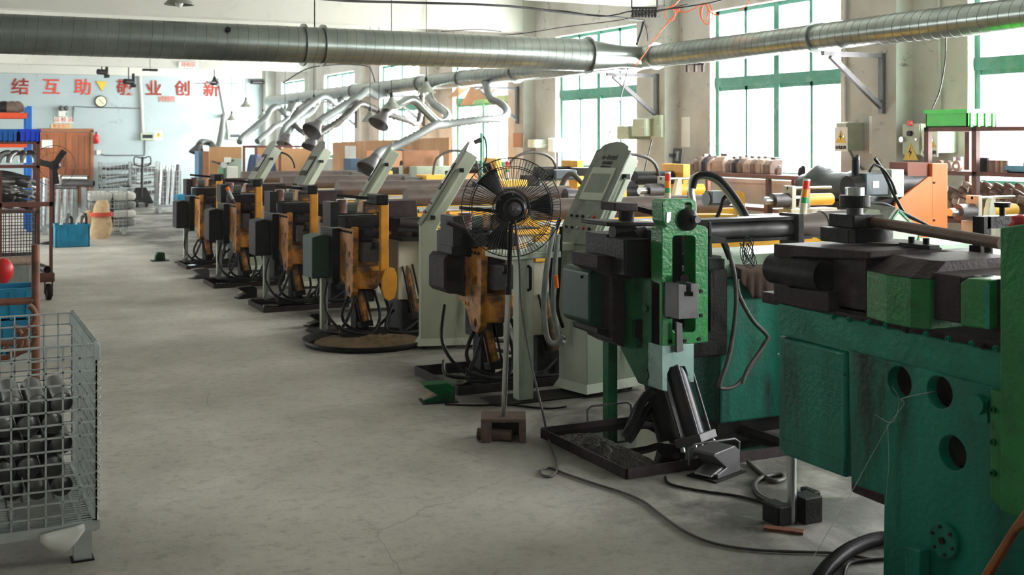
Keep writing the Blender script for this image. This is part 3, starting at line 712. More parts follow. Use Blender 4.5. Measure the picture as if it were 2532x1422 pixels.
# ------------------------------------------------------------------ left side behind the cage
def vcol(px, yt, yb_, d, r, mt_, name, label, cat, n=14):
    a, b = PD(px, yt, d), PD(px, yb_, d); b.z = 0
    return single(name, M().cyl(b, a, r, n=n), mt_, label, cat)
t = thing('pipe_rack', 'rusty pipe stand with a crossbar behind the front wire cage', 'rack', PD(88, 605, 7.6))
t.location.z = 0; a = PD(88, 605, 7.6)
put('upright', M().cyl((a.x, a.y, 0), a, .026, n=18), rust_pipe, t)
put('crossbar', M().cyl((a.x - 1.2, a.y, .70), (a.x, a.y, .70), .023, n=18), rust_pipe, t)
put('upright', M().cyl((a.x - 1.2, a.y, 0), (a.x - 1.2, a.y, a.z), .026, n=18), rust_pipe, t)
put('foot', M().box(a.x - .04, a.x + .04, a.y - .3, a.y + .3, 0, .03), rust_pipe, t); put('foot', M().box(a.x - 1.24, a.x - 1.16, a.y - .3, a.y + .3, 0, .03), rust_pipe, t)
# curved brown castings inside the stand
for k, (px, py, rr) in enumerate(((20, 800, .12), (48, 835, .1), (8, 855, .11), (60, 800, .08), (35, 870, .09))):
    c = PD(px, py, 6.9); c.y += .1 * k
    m = M().tube(arc(c, rr, 200 + 20 * k, 340 + 25 * k, 10), .018, 8)
    m.v = [(x, y, z) for x, y, z in m.v]
    single('bent_pipe', m, rust_pipe, ['large rusty bent pipe leftmost behind the front cage', 'rusty bent pipe nearest the rusty stand', 'lowest rusty bent pipe behind the front cage', 'small rusty bend at the top beside the stand', 'rusty bend in the middle behind the cage'][k], 'pipe', 'rusty bends behind the cage')
def crate(x0, x1, y0, y1, z0, z1, mt_, label, ribs=6, group=None, name='plastic_crate'):
    t = thing(name, label, 'crate', ((x0 + x1) / 2, (y0 + y1) / 2, z0), group=group); w_ = .012
    put('crate_body', M().box(x0, x1, y0, y0 + w_, z0, z1).box(x0, x1, y1 - w_, y1, z0, z1).box(x0, x0 + w_, y0, y1, z0, z1).box(x1 - w_, x1, y0, y1, z0, z1).box(x0, x1, y0, y1, z0, z0 + w_), mt_, t)
    put('rim', M().box(x0 - .012, x1 + .012, y0 - .012, y0, z1 - .035, z1).box(x0 - .012, x1 + .012, y1, y1 + .012, z1 - .035, z1).box(x0 - .012, x0, y0, y1, z1 - .035, z1).box(x1, x1 + .012, y0, y1, z1 - .035, z1), mt_, t)
    m = M()
    for i in range(ribs):
        x = x0 + (x1 - x0) * (i + .5) / ribs; m.box(x - .012, x + .012, y0 - .01, y0, z0, z1 - .035)
    for i in range(max(2, ribs - 2)):
        y = y0 + (y1 - y0) * (i + .5) / max(2, ribs - 2); m.box(x1, x1 + .01, y - .01, y + .01, z0, z1 - .035)
    put('rib', m, mt_, t)['kind'] = 'stuff'
    return t
a = PD(95, 715, 9.6)
crate(a.x - .62, a.x, a.y, a.y + .42, 0.0, .27, cyan, 'blue plastic crate on the floor, lower of two behind the rusty stand')
crate(a.x - .64, a.x - .02, a.y + .01, a.y + .41, .275, .53, cyan, 'blue plastic crate stacked on another behind the rusty stand', 5)
b = PD(16, 690, 9.2)
m = M().lathe(PD(8, 700, 9.2), [(.001, 0), (.03, .0), (.07, .05), (.08, .12), (.05, .18), (.001, .2)], 14)
single('red_plastic_bag', m, red_m, 'red plastic bag at the left edge above the blue crates', 'bag')
# hand truck with pallet wheel
g = PZ(120, 742); t = thing('hand_truck', 'red hand truck with rubber wheel beside the blue crates', 'hand truck', g)
put('wheel', M().lathe((g.x - .0, g.y, .09), [(.05, -.025), (.085, -.025), (.09, -.015), (.09, .015), (.085, .025), (.05, .025)], 22, (1, .1, 0)), rubber, t)
put('hub', M().cyl((g.x - .02, g.y, .09), (g.x + .02, g.y, .09), .052), steel_mid, t)
put('fork', M().box(g.x - .045, g.x - .03, g.y - .02, g.y + .02, .07, .22).box(g.x + .03, g.x + .045, g.y - .02, g.y + .02, .04, .22), rust, t)
put('axle_block', M().box(g.x - .14, g.x + .06, g.y - .05, g.y + .05, .2, .3), rust, t, .01)
put('post', M().box(g.x + .01, g.x + .045, g.y + .02, g.y + .05, .28, 1.42), rust, t)
put('post', M().box(g.x - .5, g.x - .465, g.y + .02, g.y + .05, .05, 1.42), rust, t)
put('cross_tube', M().box(g.x - .5, g.x + .045, g.y + .02, g.y + .05, 1.02, 1.07), rust, t)
p = PD(117, 667, 12.3)
single('steel_pipe', M().pipe(p, p + Vector((-.2, .9, .02)), .042, .004), steel_mid, 'steel pipe end poking out above the red hand truck wheel', 'pipe')
# shelf rack
d0 = 14.2; A = PD(94, 400, d0); rx = A.x; ry = A.y
t = thing('shelf_rack', 'rust-red angle iron rack loaded with bent tubes at the left edge', 'rack', (rx, ry, 0))
ztop = PD(94, 350, d0).z; z2 = PD(94, 409, d0).z; z3 = PD(94, 520, d0).z
for x in (rx - 1.9, rx):
    for y in (ry, ry + .6): put('upright', M().box(x - .02, x + .02, y - .02, y + .02, 0, ztop + .01), rust, t)
for z in (ztop, z2, z3, .3): put('shelf', M().box(rx - 1.9, rx + .02, ry - .02, ry + .62, z - .03, z), rust, t)
for i in range(4):
    x1 = rx + .02 - i * .25
    crate(x1 - .235, x1, ry - .02, ry + .5, ztop, ztop + .15, blue_dp if i < 1 else blue, ['royal blue parts bin nearest the aisle on the rack top', 'blue parts bin second from the aisle on the rack top', 'blue parts bin third from the aisle on the rack top', 'blue parts bin farthest left on the rack top'][i], 4, 'blue bins on the rack top', 'parts_bin')
shapes = []
def elbow(c, r, R, an, m=None):
    m = m or M(); c = Vector(c); ca, sa = math.cos(an), math.sin(an)
    P = [c + Vector((ca * (R * math.cos(q)), sa * (R * math.cos(q)), R * math.sin(q))) for q in [PI * k / 10 * .55 for k in range(11)]]
    return m.tube(P, r, 12)
wh = ['leftmost', 'second from left', 'third from left', 'fourth from left', 'fifth from left', 'sixth from left', 'seventh from left', 'nearest the aisle']
proto = None
for sh, (zz, nm) in enumerate(((z2, 'upper'), (z2, 'upper back'))):
    for i in range(8):
        c = (rx - .85 + i * .115, ry + .08 + sh * .22, zz + .03)
        o = single('pipe_elbow', elbow((0, 0, 0), .034, .12, .4 + i * .7), steel_lt, 'shiny steel elbow on the %s row of the left rack, %s' % (nm, wh[i]), 'pipe elbow', 'shiny elbows on the left rack')
        o.location = c
proto = None
for k in range(22):
    L = random.uniform(.5, 1.1); z = z3 + .03 + (k // 5) * .062; x = rx - .12 - (k % 5) * .17 + random.uniform(-.03, .03)
    P = [(0, 0, 0), (-.12, .18, .03), (-.05 + .2 * random.random(), L * .6, .05), (.1, L * .8, .02)]
    o = single('bent_tube', M().tube(P, random.choice((.02, .027, .034)), 10, sub=5), random.choice((steel_lt, steel_mid, steel_dk)),
               'bent steel tube in the heap on the middle shelf of the left rack', 'tube', 'heaped bent tubes on the left rack')
    o.location = (x, ry + .02, z + .0)
for k in range(6):
    z = z3 + .33 + .02 * k; x0_ = rx - 1.0 + .03 * k
    o = single('bent_tube', M().tube([(x0_, ry + .1 + .05 * k, z), (x0_ + .45, ry - .02 + .05 * k, z + .03), (rx - .08, ry + .02 + .04 * k, z - .03 * (k % 3))], .03, 10, sub=5), (steel_lt, steel_mid)[k % 2],
               'long bright bent tube lying across the heap on the left rack, layer %s' % ['lowest', 'second', 'third', 'fourth', 'fifth', 'topmost'][k], 'tube')
c = Vector((rx - .1, ry + .04, z3))
single('work_glove', M().lathe(c, [(.001, 0), (.04, .01), (.07, .05), (.05, .09), (.001, .11)], 10), mat('maroon_glove', '6a2838', .8), 'maroon and white work glove lying on the rack corner', 'glove')
# dark wire cage and wrapped bundle under the rack
a = PD(88, 520, 13.2)
t = wire_cage(a.x - 1.0, a.x, a.y, a.y + .5, .42, a.z - .02, 'dark wire cage standing under the left rack', sp=.06, sz=.07, legs=.42, r=.004, mt=steel_mid)
a0 = PD(8, 645, 11.6); a1 = PD(82, 740, 11.6)
single('wrapped_bundle', M().box(a0.x, a1.x, a0.y, a0.y + .4, 0, a0.z), film, 'bundle wrapped in grey plastic film above the blue crates', 'bundle', bevel=.03)
a = PD(0, 632, 11.2); b = PD(78, 632, 11.2)
single('rolled_mat', M().cyl((a.x, a.y, a0.z + .03), (b.x, a.y + .05, a0.z + .03), .045), cast_lt, 'rolled brown mat lying on the film wrapped bundle', 'roll')
# blue and orange pallet racking far left
t = thing('pallet_racking', 'blue and orange pallet racking at the left edge near the door', 'racking', PD(72, 400, 22)); t.location.z = 0
A = PD(72, 275, 22)
for y in (A.y, A.y + .8):
    for x in (A.x, A.x - 2.3): put('upright', M().box(x - .045, x + .045, y - .04, y + .04, 0, 2.38), blue, t)
m = M()
for z in (.4, .9, 1.4, 1.9): m.bar((A.x, A.y, z), (A.x, A.y + .8, z + .4), .03)
put('bracing', m, blue, t)
for z in (1.7, 2.25):
    for y in (A.y - .05, A.y + .85): put('beam', M().box(A.x - 2.3, A.x - .04, y - .025, y + .025, z - .1, z), mat('orange_beam_paint', 'd8481c', .45), t)
    put('deck', M().box(A.x - 2.3, A.x, A.y - .03, A.y + .8, z, z + .01), rust, t)
for k, (px, w_) in enumerate(((10, .24), (30, .2), (44, .13))):
    c = PD(px, 272, 22); c.z = 2.26
    single('wrapped_part', M().lathe(c, [(.001, 0), (w_, .02), (w_ * .9, .12), (w_ * .5, .2), (.001, .22)], 9), cast if k else steel_dk, ['large dark wrapped part leftmost on the racking top', 'brown wrapped part in the middle of the racking top', 'small brown wrapped part at the racking top end'][k], 'wrapped part')
for k in range(3):
    c = PD(12 + 24 * k, 343, 22); c.z = 1.71
    single('casting', M().lathe(c, [(.001, 0), (.13, .02), (.13, .1), (.06, .14), (.001, .15)], 9), cast, 'brown casting on the lower racking beam, ' + ['left', 'middle', 'right'][k], 'casting')
# big black fan in front of the door
c = PD(133, 410, 19.5); t = thing('pedestal_fan', 'large black three-bladed fan standing before the wooden door', 'fan', (c.x, c.y, 0))
vd = Vector((-.25, -.95, 0)).normalized(); fu, fv = frame_from(vd)
put('motor', M().cyl(c - vd * .0, c - vd * .16, .085), blk, t)
ring = lambda r_, off=0: [c + vd * off + (fu * math.cos(2 * PI * k / 40) + fv * math.sin(2 * PI * k / 40)) * r_ for k in range(41)]
put('grille', M().tube(ring(.34), .005, 5, caps=False).tube(ring(.22, .04), .003, 4, caps=False), steel_dk, t)
m = M()
for k in range(24):
    an = 2 * PI * k / 24; m.bar(c + vd * .07, c + (fu * math.cos(an) + fv * math.sin(an)) * .34, .003)
put('grille_wires', m, steel_dk, t)
for an in (55, 165, 278):
    e = fu * -math.cos(math.radians(an)) + fv * math.sin(math.radians(an)); e = -e if e.z * math.sin(math.radians(an)) < 0 else e
    e = Vector((math.cos(math.radians(an)) * c_, -math.cos(math.radians(an)) * s_, math.sin(math.radians(an))))
    put('blade', M().bar(c + e * .04, c + e * .31, .1, .012, vd), blk, t)
put('pole', M().cyl((c.x, c.y + .06, 0), (c.x, c.y + .06, c.z - .05), .022), blk, t); put('base', M().lathe((c.x, c.y + .06, 0), [(.001, .05), (.06, .05), (.22, .015), (.22, 0)], 20), blk, t)
# blue crate with scrap, sack, cage with white bags
A, B = PZ(137, 613), PZ(226, 613); d = .5
crate(A.x, B.x, A.y, A.y + .42, 0, .37, cyan, 'bright cyan plastic crate with scrap tubes standing by the aisle', 5)
for k in range(6):
    x = A.x + .08 + k * .075; single('scrap_tube', M().tube([(x, A.y + .1, .2), (x + .04, A.y + .2, .42), (x + .12 - .05 * (k % 3), A.y + .25, .48 + .05 * (k % 2))], .024, 8, sub=4), (steel_lt, steel_mid, steel_brown)[k % 3],
        'short scrap tube sticking out of the cyan crate, ' + ['first from left', 'second from left', 'third from left', 'third from right', 'second from right', 'rightmost'][k], 'tube', 'scrap tubes in the cyan crate')
def sack(c, w_, h_, rz, label, lean=0.0):
    m = M(); n = 14; vs = []
    for k in range(9):
        z = h_ * k / 8; f = (.92, 1.08, 1.12, 1.05, .98, .9, .8, .72, .5)[k]
        for i in range(n):
            a_ = 2 * PI * i / n; rr = f * (1 + .07 * math.sin(3 * a_ + k)); vs.append((c[0] + math.cos(a_ + rz) * w_ * rr + lean * z, c[1] + math.sin(a_ + rz) * w_ * .55 * rr, z))
    m.add(vs, [(k * n + i, k * n + (i + 1) % n, (k + 1) * n + (i + 1) % n, (k + 1) * n + i) for k in range(8) for i in range(n)], True); m.add(vs[:n], [list(range(n))[::-1]]); m.add(vs[-n:], [list(range(n))])
    t = thing('woven_sack', label, 'sack', (c[0], c[1], 0)); put('sack_body', m, bag_m, t)
    return t, vs
g = PZ(250, 592)
t, vs = sack((g.x, g.y + .12), .17, .68, .3, 'cream woven sack with a red band slumped beside the cyan crate', .05)
put('red_band', M().lathe((g.x + .02, g.y + .12, .4), [(.19, 0), (.19, .07)], 16), mat('faded_red_print', 'c84a34', .8), t)
t, vs = sack((g.x - .22, g.y + .25), .12, .5, .6, 'tall narrow sack leaning behind the cream one', .12)
A, B = PZ(208, 585), PZ(322, 585)
t = wire_cage(A.x + .05, B.x, A.y, A.y + 1.0, .13, .86, 'wire cage of stacked white bags beside the cyan crate', sp=.07, sz=.07, legs=.13, r=.004, mt=zinc)
for k in range(4):
    for q in range(2):
        x0_ = A.x + .09 + q * .42; single('white_bag', M().box(x0_, x0_ + .4, A.y + .06, A.y + .9, .15 + k * .16, .30 + k * .16), white_pl if k % 2 else film, 'white bag in the cage by the aisle, %s layer, %s' % (['bottom', 'second', 'third', 'top'][k], ['left', 'right'][q]), 'bag', 'stacked bags in the cage', bevel=.05)
# cage with standing tubes
A = PZ(140, 585)
t = wire_cage(A.x - .2, A.x + .42, A.y + .6, A.y + 1.3, .13, 1.0, 'wire cage of upright tubes behind the cyan crate', sp=.08, sz=.1, legs=.13, r=.004)
for k in range(10):
    x = A.x - .15 + (k % 5) * .12; y = A.y + .68 + (k // 5) * .25; h_ = 1.0 + .1 * random.random()
    single('upright_tube', M().pipe((x, y, .15), (x + .02, y, h_), .03, .004, 12), (steel_lt, zinc)[k % 2], 'upright steel tube behind the cyan crate, %s row, %s from left' % (('front', 'back')[k // 5], ('first', 'second', 'third', 'fourth', 'fifth')[k % 5]), 'tube', 'upright tubes in the left cage')
for k, (px, py, L) in enumerate(((232, 454, .5), (218, 440, .4), (192, 463, .35))):
    c = PD(px, py, 21.0); single('exhaust_pipe', M().pipe(c, c + Vector((-L, .25, .0)), .06 - .012 * k, .004, 18), steel_lt if k == 1 else steel_mid, ['large polished pipe lying with its dark mouth to the aisle', 'shorter bright pipe lying above the large one', 'small pipe stub left of the polished pipes'][k], 'pipe')
# far cages of tubes and pallet jack
def tubecage(px0, px1, pyb, depth, top, label, seed, mt_=steel_lt, horiz=True):
    A, B = PZ(px0, pyb), PZ(px1, pyb); x0_, x1_ = A.x, A.x + (B.x - A.x); y0_ = A.y
    t = wire_cage(x0_, x1_, y0_, y0_ + depth, .14, top, label, sp=.1, sz=.12, legs=.14, r=.005, mt=zinc)
    rnd = random.Random(seed)
    for k in range(16):
        z = .2 + (k // 4) * (top - .2) / 4 + rnd.uniform(0, .1); y = y0_ + .08 + (k % 4) * .13
        if horiz: m = M().pipe((x0_ + .05 + rnd.uniform(-.1, .1), y, z), (x1_ - .05 + rnd.uniform(-.1, .15), y, z + rnd.uniform(-.05, .12)), .045, .005, 12)
        else: m = M().pipe((x0_ + .1 + (k % 4) * (x1_ - x0_ - .2) / 3, y0_ + .08 + (k // 4) * .14, .2), (x0_ + .15 + (k % 4) * (x1_ - x0_ - .2) / 3, y0_ + .1 + (k // 4) * .14, top + rnd.uniform(.0, .2)), .045, .005, 12)
        single('steel_tube', m, (mt_, steel_mid)[k % 3 == 0], 'steel tube in ' + label.replace('wire cage', 'the cage'), 'tube', 'tubes in ' + label)
tubecage(252, 345, 505, .8, 1.12, 'wire cage piled with long tubes left of the pallet jack', 3)
tubecage(392, 452, 528, .6, 1.0, 'wire cage of tubes on the floor left of the farthest machine', 4, zinc, False)
tubecage(325, 400, 507, .5, 1.15, 'wire cage of bright tubes against the white back wall', 5, zinc)
g = PZ(350, 512); t = thing('pallet_jack', 'dark pallet jack with upright handle parked between the tube cages', 'pallet jack', g)
put('handle_shaft', M().cyl(g + Vector((0, 0, .25)), g + Vector((.03, .05, 1.3)), .03), steel_dk, t)
put('grip', M().tube([g + Vector((.03, .05, 1.25)), g + Vector((-.16, .05, 1.3)), g + Vector((-.16, .05, 1.1)), g + Vector((.03, .05, 1.05))], .015, 8, sub=4).tube([g + Vector((.03, .05, 1.25)), g + Vector((.22, .05, 1.3)), g + Vector((.22, .05, 1.1)), g + Vector((.03, .05, 1.05))], .015, 8, sub=4), steel_dk, t)
put('hydraulic_body', M().prism([g + Vector(v) for v in ((-.3, 0, .12), (.3, 0, .12), (.12, 0, .5), (-.12, 0, .5))], (0, .2, 0)), steel_blk, t)
for x in (-.12, .12): put('wheel', M().cyl(g + Vector((x - .03, 0, .09)), g + Vector((x + .03, 0, .09)), .09), rubber, t)
for x in (-.22, .22): put('fork', M().box(g.x + x - .08, g.x + x + .08, g.y + .1, g.y + 1.2, .08, .14), steel_blk, t)
A = PZ(440, 545); crate(A.x, A.x + .35, A.y, A.y + .4, 0, .55, cyan, 'tall blue crate half hidden behind the farthest orange machine', 3)
c = PZ(395, 645); t = thing('foot_pedal', 'small foot pedal alone on the aisle floor, farthest from the camera', 'foot pedal', c)
put('base', M().box(c.x - .12, c.x + .12, c.y - .1, c.y + .1, 0, .012), steel_dk, t); put('hood', M().prism([(c.x - .07, c.y - .06, .012), (c.x + .07, c.y - .06, .012), (c.x + .06, c.y - .06, .12), (c.x - .03, c.y - .06, .13), (c.x - .06, c.y - .06, .08)], (0, .12, 0)), green_dk, t)
m = M().prism([PZ(262, 556, .004), PZ(350, 540, .004), PZ(460, 574, .004), PZ(452, 580, .004)], (0, 0, .001))

# ------------------------------------------------------------------ control consoles with tilted panels
CON = [(0, 0), (.46, 0), (.46, .84), (.13, 1.0), (.48, 1.6), (.385, 1.66), (.02, 1.05), (0, 1.03)]
def console(x, y, rz, w_, label, face=console_m, h=1.0, writing=False, vents=True):
    t = thing('control_console', label, 'control console', (x, y, 0), rz)
    pf = [(a, 0, b * h) for a, b in CON]; pf[0] = (0, 0, .06); pf[1] = (.46, 0, .06)
    put('cabinet_body', M().prism(pf, (0, w_, 0)), console_m, t, .006, True)
    put('plinth', M().hexa([(-.03, -.03, .03), (.49, -.03, .03), (.49, w_ + .03, .03), (-.03, w_ + .03, .03), (0, 0, .09), (.46, 0, .09), (.46, w_, .09), (0, w_, .09)]), console_m, t, .004, True)
    for a in (.03, .42):
        for b in (.03, w_ - .03): put('castor', M().cyl((a, b - .012, .018), (a, b + .012, .018), .018, n=12), rubber, t, 0, True)
    d = Vector((.385 - .0, 0, (1.66 - 1.03) * h)).normalized(); nrm = Vector((-d.z, 0, d.x))
    o = Vector((-.002, 0, 1.03 * h)); e = .03; L = .82 * h; pts = []
    W = Vector((0, 1, 0)); q = lambda a, b, n=0: o + d * a + W * b + nrm * n
    pts = [q(0, -e), q(L - .07, -e)]
    for k in range(7):
        an = PI * k / 6; pts.append(q(L - .07 + .07 * math.sin(an), w_ / 2 - (w_ / 2 + e - .03) * math.cos(an)))
    pts += [q(L - .07, w_ + e), q(0, w_ + e)]
    pan = put('tilted_panel', M().prism(pts, nrm * .014), console_dk, t, .003, True)
    def rect(a0, a1, b0, b1, n0, n1): return M().hexa([q(a0, b0, n0), q(a1, b0, n0), q(a1, b1, n0), q(a0, b1, n0), q(a0, b0, n1), q(a1, b0, n1), q(a1, b1, n1), q(a0, b1, n1)])
    sc = put('screen_frame', rect(.34, .60, .03, w_ - .03, .014, .022), console_m if writing else steel_dk, pan, 0, True)
    put('screen', rect(.40, .55, .05, w_ - .05, .022, .024), mat('dim_screen', '7c8478', .2), sc, 0, True)
    for i in range(5):
        for j in range(2): 
            c = q(.12 + .09 * j, .03 + (w_ - .06) * i / 4, .014); put('button', M().cyl(c, c + nrm * .012, .010, n=10), (blk, red_m, steel_lt, blk, blk)[(i + j) % 5], pan, 0, True)
    # rail with two dark stand-offs on the side towards the camera
    s0 = Vector((.10, -.03, 1.1 * h)) ; s1 = s0 + d * .46
    rl = put('rail', M().bar(s0, s1, .028, .022), console_m, t, .004, True)
    for p in (s0, s1): put('standoff', M().cbox(p + Vector((0, .008, 0)), .035, .045, .035), blk, rl, 0, True)
    if vents:
        m = M()
        for i in range(9): m.box(.10 + .03 * i, .108 + .03 * i, -.002, .002, .72, .78)
        put('vent', m, blk, t, 0, True)['kind'] = 'stuff'
    if writing:
        R = Matrix.Identity(4); X_ = -W * 1.0; Y_ = d
        R = Matrix(((X_.x, Y_.x, nrm.x, 0), (X_.y, Y_.y, nrm.y, 0), (X_.z, Y_.z, nrm.z, 0), (0, 0, 0, 1)))
        me = lettering('e-kuai', .065, q(L - .13, w_ / 2, .016), steel_mid, rot=R, parent=pan, sx=1.0)
        for k in range(3):
            lettering('科技机械', .026, q(L - .18 - .035 * k, w_ / 2, .016), steel_mid, rot=R, parent=pan)
    return t
console(3.93, 6.84, math.radians(11), .30, 'grey-green control console with rounded tilted panel behind the green bender, nearest console', writing=True, vents=False, h=1.0)
console(3.60, 9.04, math.radians(-17), .2, 'pale control console seen edge-on behind the pedestal fan, with vent slots on its side', vents=True)
console(3.78, 11.35, math.radians(-14), .16, 'narrow pale tilted console between the third and second orange benders, third from the camera')
console(3.70, 13.3, math.radians(2), .3, 'dark-faced tilted console behind the middle orange benders, right one of the far pair')
console(3.62, 15.3, math.radians(0), .3, 'dark-faced tilted console farthest from the camera, left one of the far pair')

# ------------------------------------------------------------------ orange tube benders (head, bed and rear drive)
Y0 = 9.8
def bender():
    t = thing('tube_bending_machine', 'x', 'tube bending machine', (3.5, Y0, 0))
    y = Y0
    def P_(pts, yy, th, z=None): return M().prism([PY(a, b, yy) for a, b in pts], (0, th, 0))
    # head casting: side cheek with holes, front block, bosses
    cheek = [(3.24, 9.72, .98), (3.24, 10.14, 1.0), (3.24, 10.16, .62), (3.24, 9.98, .50), (3.24, 9.9, .37), (3.24, 9.8, .36), (3.24, 9.74, .42)]
    c1 = lambda cy, cz, r_: [(3.24, cy + r_ * math.cos(2 * PI * k / 10), cz + r_ * 1.4 * math.sin(2 * PI * k / 10)) for k in range(10)]
    ck = put('cheek_plate', M().prism(cheek, (.05, 0, 0), [c1(9.83, .74, .022), c1(9.95, .74, .012), c1(10.0, .55, .011), c1(9.95, .55, .011), c1(9.83, .43, .025), c1(10.05, .8, .014)]), orange, t, .004)
    m = M()
    for k in range(6): m.cyl((3.238, 9.76 + .06 * k, .935), (3.225, 9.76 + .06 * k, .935), .011, n=8)
    put('bolt', m, steel_blk, ck)['kind'] = 'stuff'
    put('front_block', M().prism([PY(a, b, 9.72) for a, b in ((884, 660), (944, 655), (944, 700), (932, 716), (884, 716))], (0, .34, 0)), orange, t, .02)
    put('head_casting', M().box(3.26, 3.52, 9.84, 10.2, .55, .98), orange, t, .01)
    put('pump_box', M().box(3.72, 4.15, 9.78, 10.2, 0, .3), steel_blk, t, .01)
    put('valve_body', M().box(3.30, 3.5, 9.9, 10.15, .3, .55).box(3.34, 3.46, 9.95, 10.1, 0, .3), steel_blk, t, .008)
    put('upper_slide', M().box(3.20, 3.56, 9.78, 10.12, .97, 1.07).box(3.30, 3.42, 9.7, 9.9, .86, .97), steel_blk, t, .01)
    put('slide_block', M().prism([(3.31, 9.66, .68), (3.495, 9.66, .68), (3.495, 9.66, .85), (3.425, 9.66, .85), (3.425, 9.66, .81), (3.445, 9.66, .81), (3.445, 9.66, .785), (3.375, 9.66, .785), (3.375, 9.66, .81), (3.39, 9.66, .81), (3.39, 9.66, .85), (3.31, 9.66, .85)], (0, .16, 0)), steel_mid, t, .003)
    put('clamp_die', M().cyl((3.33, 9.70, .925), (3.46, 9.68, .915), .035), steel_brown, t)
    put('bend_shaft', M().cyl((3.14, 9.95, 1.145), (3.34, 9.95, 1.145), .048), mat('grey_green_cylinder', '66706a', .4, .3, grime=.4), t)
    put('top_plate', M().box(3.10, 3.80, 9.88, 10.1, 1.085, 1.095 + .0).box(3.08, 3.15, 9.86, 10.1, .98, 1.2), steel_dk, t, .004)
    put('swivel_block', M().box(3.40, 3.58, 9.9, 10.06, 1.09, 1.2), orange, t, .008)
    put('tail_block', M().prism([(3.58, 9.84, .98), (3.9, 9.84, .98), (3.88, 9.84, 1.2), (3.58, 9.84, 1.2)], (0, .24, 0)), steel_brown, t, .008)
    put('die_bed', M().box(3.60, 3.86, 9.6, 9.9, .93, 1.06), steel_dk, t, .01)
    tb = M().box(3.62, 4.02, 9.52, 9.86, .86, .895)
    for k in range(3): tb.box(3.64 + .14 * k, 3.70 + .14 * k, 9.52, 9.86, .895, .93)
    put('slotted_table', tb, steel_blk, t, .003)
    put('round_die', M().cyl((3.62, 9.62, 1.02), (3.8, 9.62, 1.0), .045), steel_brown, t)
    # pull rod, pulley and hanging clamp arm
    put('tie_rod', M().bar((3.13, 9.86, 1.26), (3.45, 9.82, 1.225), .026), steel_blk, t)
    put('tie_rod_end', M().box(3.40, 3.51, 9.56, 9.84, 1.18, 1.27), steel_blk, t, .01)
    put('tie_rod_nut', M().cyl((3.53, 9.82, 1.225), (3.575, 9.82, 1.225), .045), steel_blk, t)
    put('pulley', M().cyl((3.2, 9.92, 1.1), (3.2, 9.92, 1.22), .05), mat('reddish_shaft', '7a5a54', .4, .4, grime=.4), t)
    xa, xb = PY(941, 600, 9.58).x, PY(962, 600, 9.58).x
    put('clamp_arm', M().box(xa, xb, 9.58, 9.63, .60, 1.2), orange_clean, t, .008)
    cp = [PY(a, b, 9.54) for a, b in ((952, 668), (966, 661), (976, 664), (982, 682), (982, 716), (975, 738), (962, 745), (950, 737), (944, 715), (944, 690))]
    put('counter_plate', M().prism(cp, (0, .03, 0)), orange_clean, t, .006)
    put('counter_arm', M().bar((3.42, 9.72, .58), (3.46, 9.56, .57), .05), orange, t)
    # motor cover
    put('motor_cover', M().prism([(3.00, 10.16, .50), (3.17, 10.16, .50), (3.17, 10.16, .86), (3.10, 10.16, .895), (3.00, 10.16, .87)], (0, .3, 0)), mat('green_black_cover', '0f3a30', .5, grime=.5, gcol='101412'), t, .01)
    put('cover_flange', M().box(3.17, 3.24, 10.1, 10.46, .46, .95), steel_blk, t)
    # two hydraulic cylinders with tie rods
    def hyd(top, bot, r):
        top, bot = Vector(top), Vector(bot); d = (bot - top).normalized(); u, v = frame_from(d)
        cy_ = put('hydraulic_cylinder', M().cyl(top, bot, r), orange, t)
        m = M()
        for a in (-1, 1):
            for b in (-1, 1): m.cyl(top + u * a * r * 1.15 + v * b * r * 1.15, bot + d * .05 + u * a * r * 1.15 + v * b * r * 1.15, .009, n=8)
        put('tie_bar', m, steel_blk, cy_)
        R = Matrix((u, v, d)).transposed()
        put('end_cap', M().cbox(bot + d * .02, r * 2.8, r * 2.8, .05, m=R), steel_blk, cy_, .004)
    hyd((3.33, 9.86, .45), (3.38, 9.82, .14), .04); hyd((3.75, 9.78, .62), (3.82, 9.72, .2), .042)
    for P in ([(3.3, 9.8, .4), (3.2, 9.74, .2), (3.12, 9.7, .06), (3.3, 9.62, .05), (3.5, 9.6, .06)], [(3.44, 9.74, .42), (3.47, 9.68, .2), (3.36, 9.6, .07), (3.15, 9.66, .1), (3.1, 9.7, .14)], [(3.28, 9.9, .4), (3.18, 9.85, .2), (3.3, 9.8, .07), (3.7, 9.7, .05), (4.1, 9.9, .3)],
              [(3.6, 9.7, .3), (3.5, 9.6, .1), (3.7, 9.55, .06), (4.0, 9.6, .1), (4.3, 9.7, .4)],
              [(3.2, 10.3, .5), (3.1, 10.1, .25), (3.2, 9.9, .06), (3.45, 9.85, .05), (3.7, 9.95, .2)], [(3.55, 9.95, .5), (3.6, 9.8, .2), (3.5, 9.7, .07), (3.25, 9.75, .05), (3.05, 9.9, .06), (3.15, 10.2, .1)]):
        put('hydraulic_hose', M().tube(P, .014, 8, sub=6), rubber, t)
    # support leg
    put('support_leg', M().box(3.13, 3.19, 10.3, 10.36, .01, .55), console_m, t, .004); put('leg_foot', M().cyl((3.16, 10.33, 0), (3.16, 10.33, .015), .16), steel_dk, t)
    # bed
    put('bed', M().box(3.66, 7.3, 9.74, 10.3, .32, .86), cream, t, .01)
    put('bed_stripe', M().box(3.66, 7.3, 9.70, 9.74, .94, 1.05).box(3.66, 7.3, 9.70, 10.3, .86, .94), yellow, t, .004)
    put('corner_pipe', M().box(3.94, 3.99, 9.66, 9.71, .5, .9).box(4.02, 4.05, 9.66, 9.71, .44, .9), steel_brown, t)
    for x in (3.9, 6.9): 
        for yy in (9.8, 10.2): put('bed_leg', M().box(x - .05, x + .05, yy - .05, yy + .05, 0, .33), steel_blk, t)
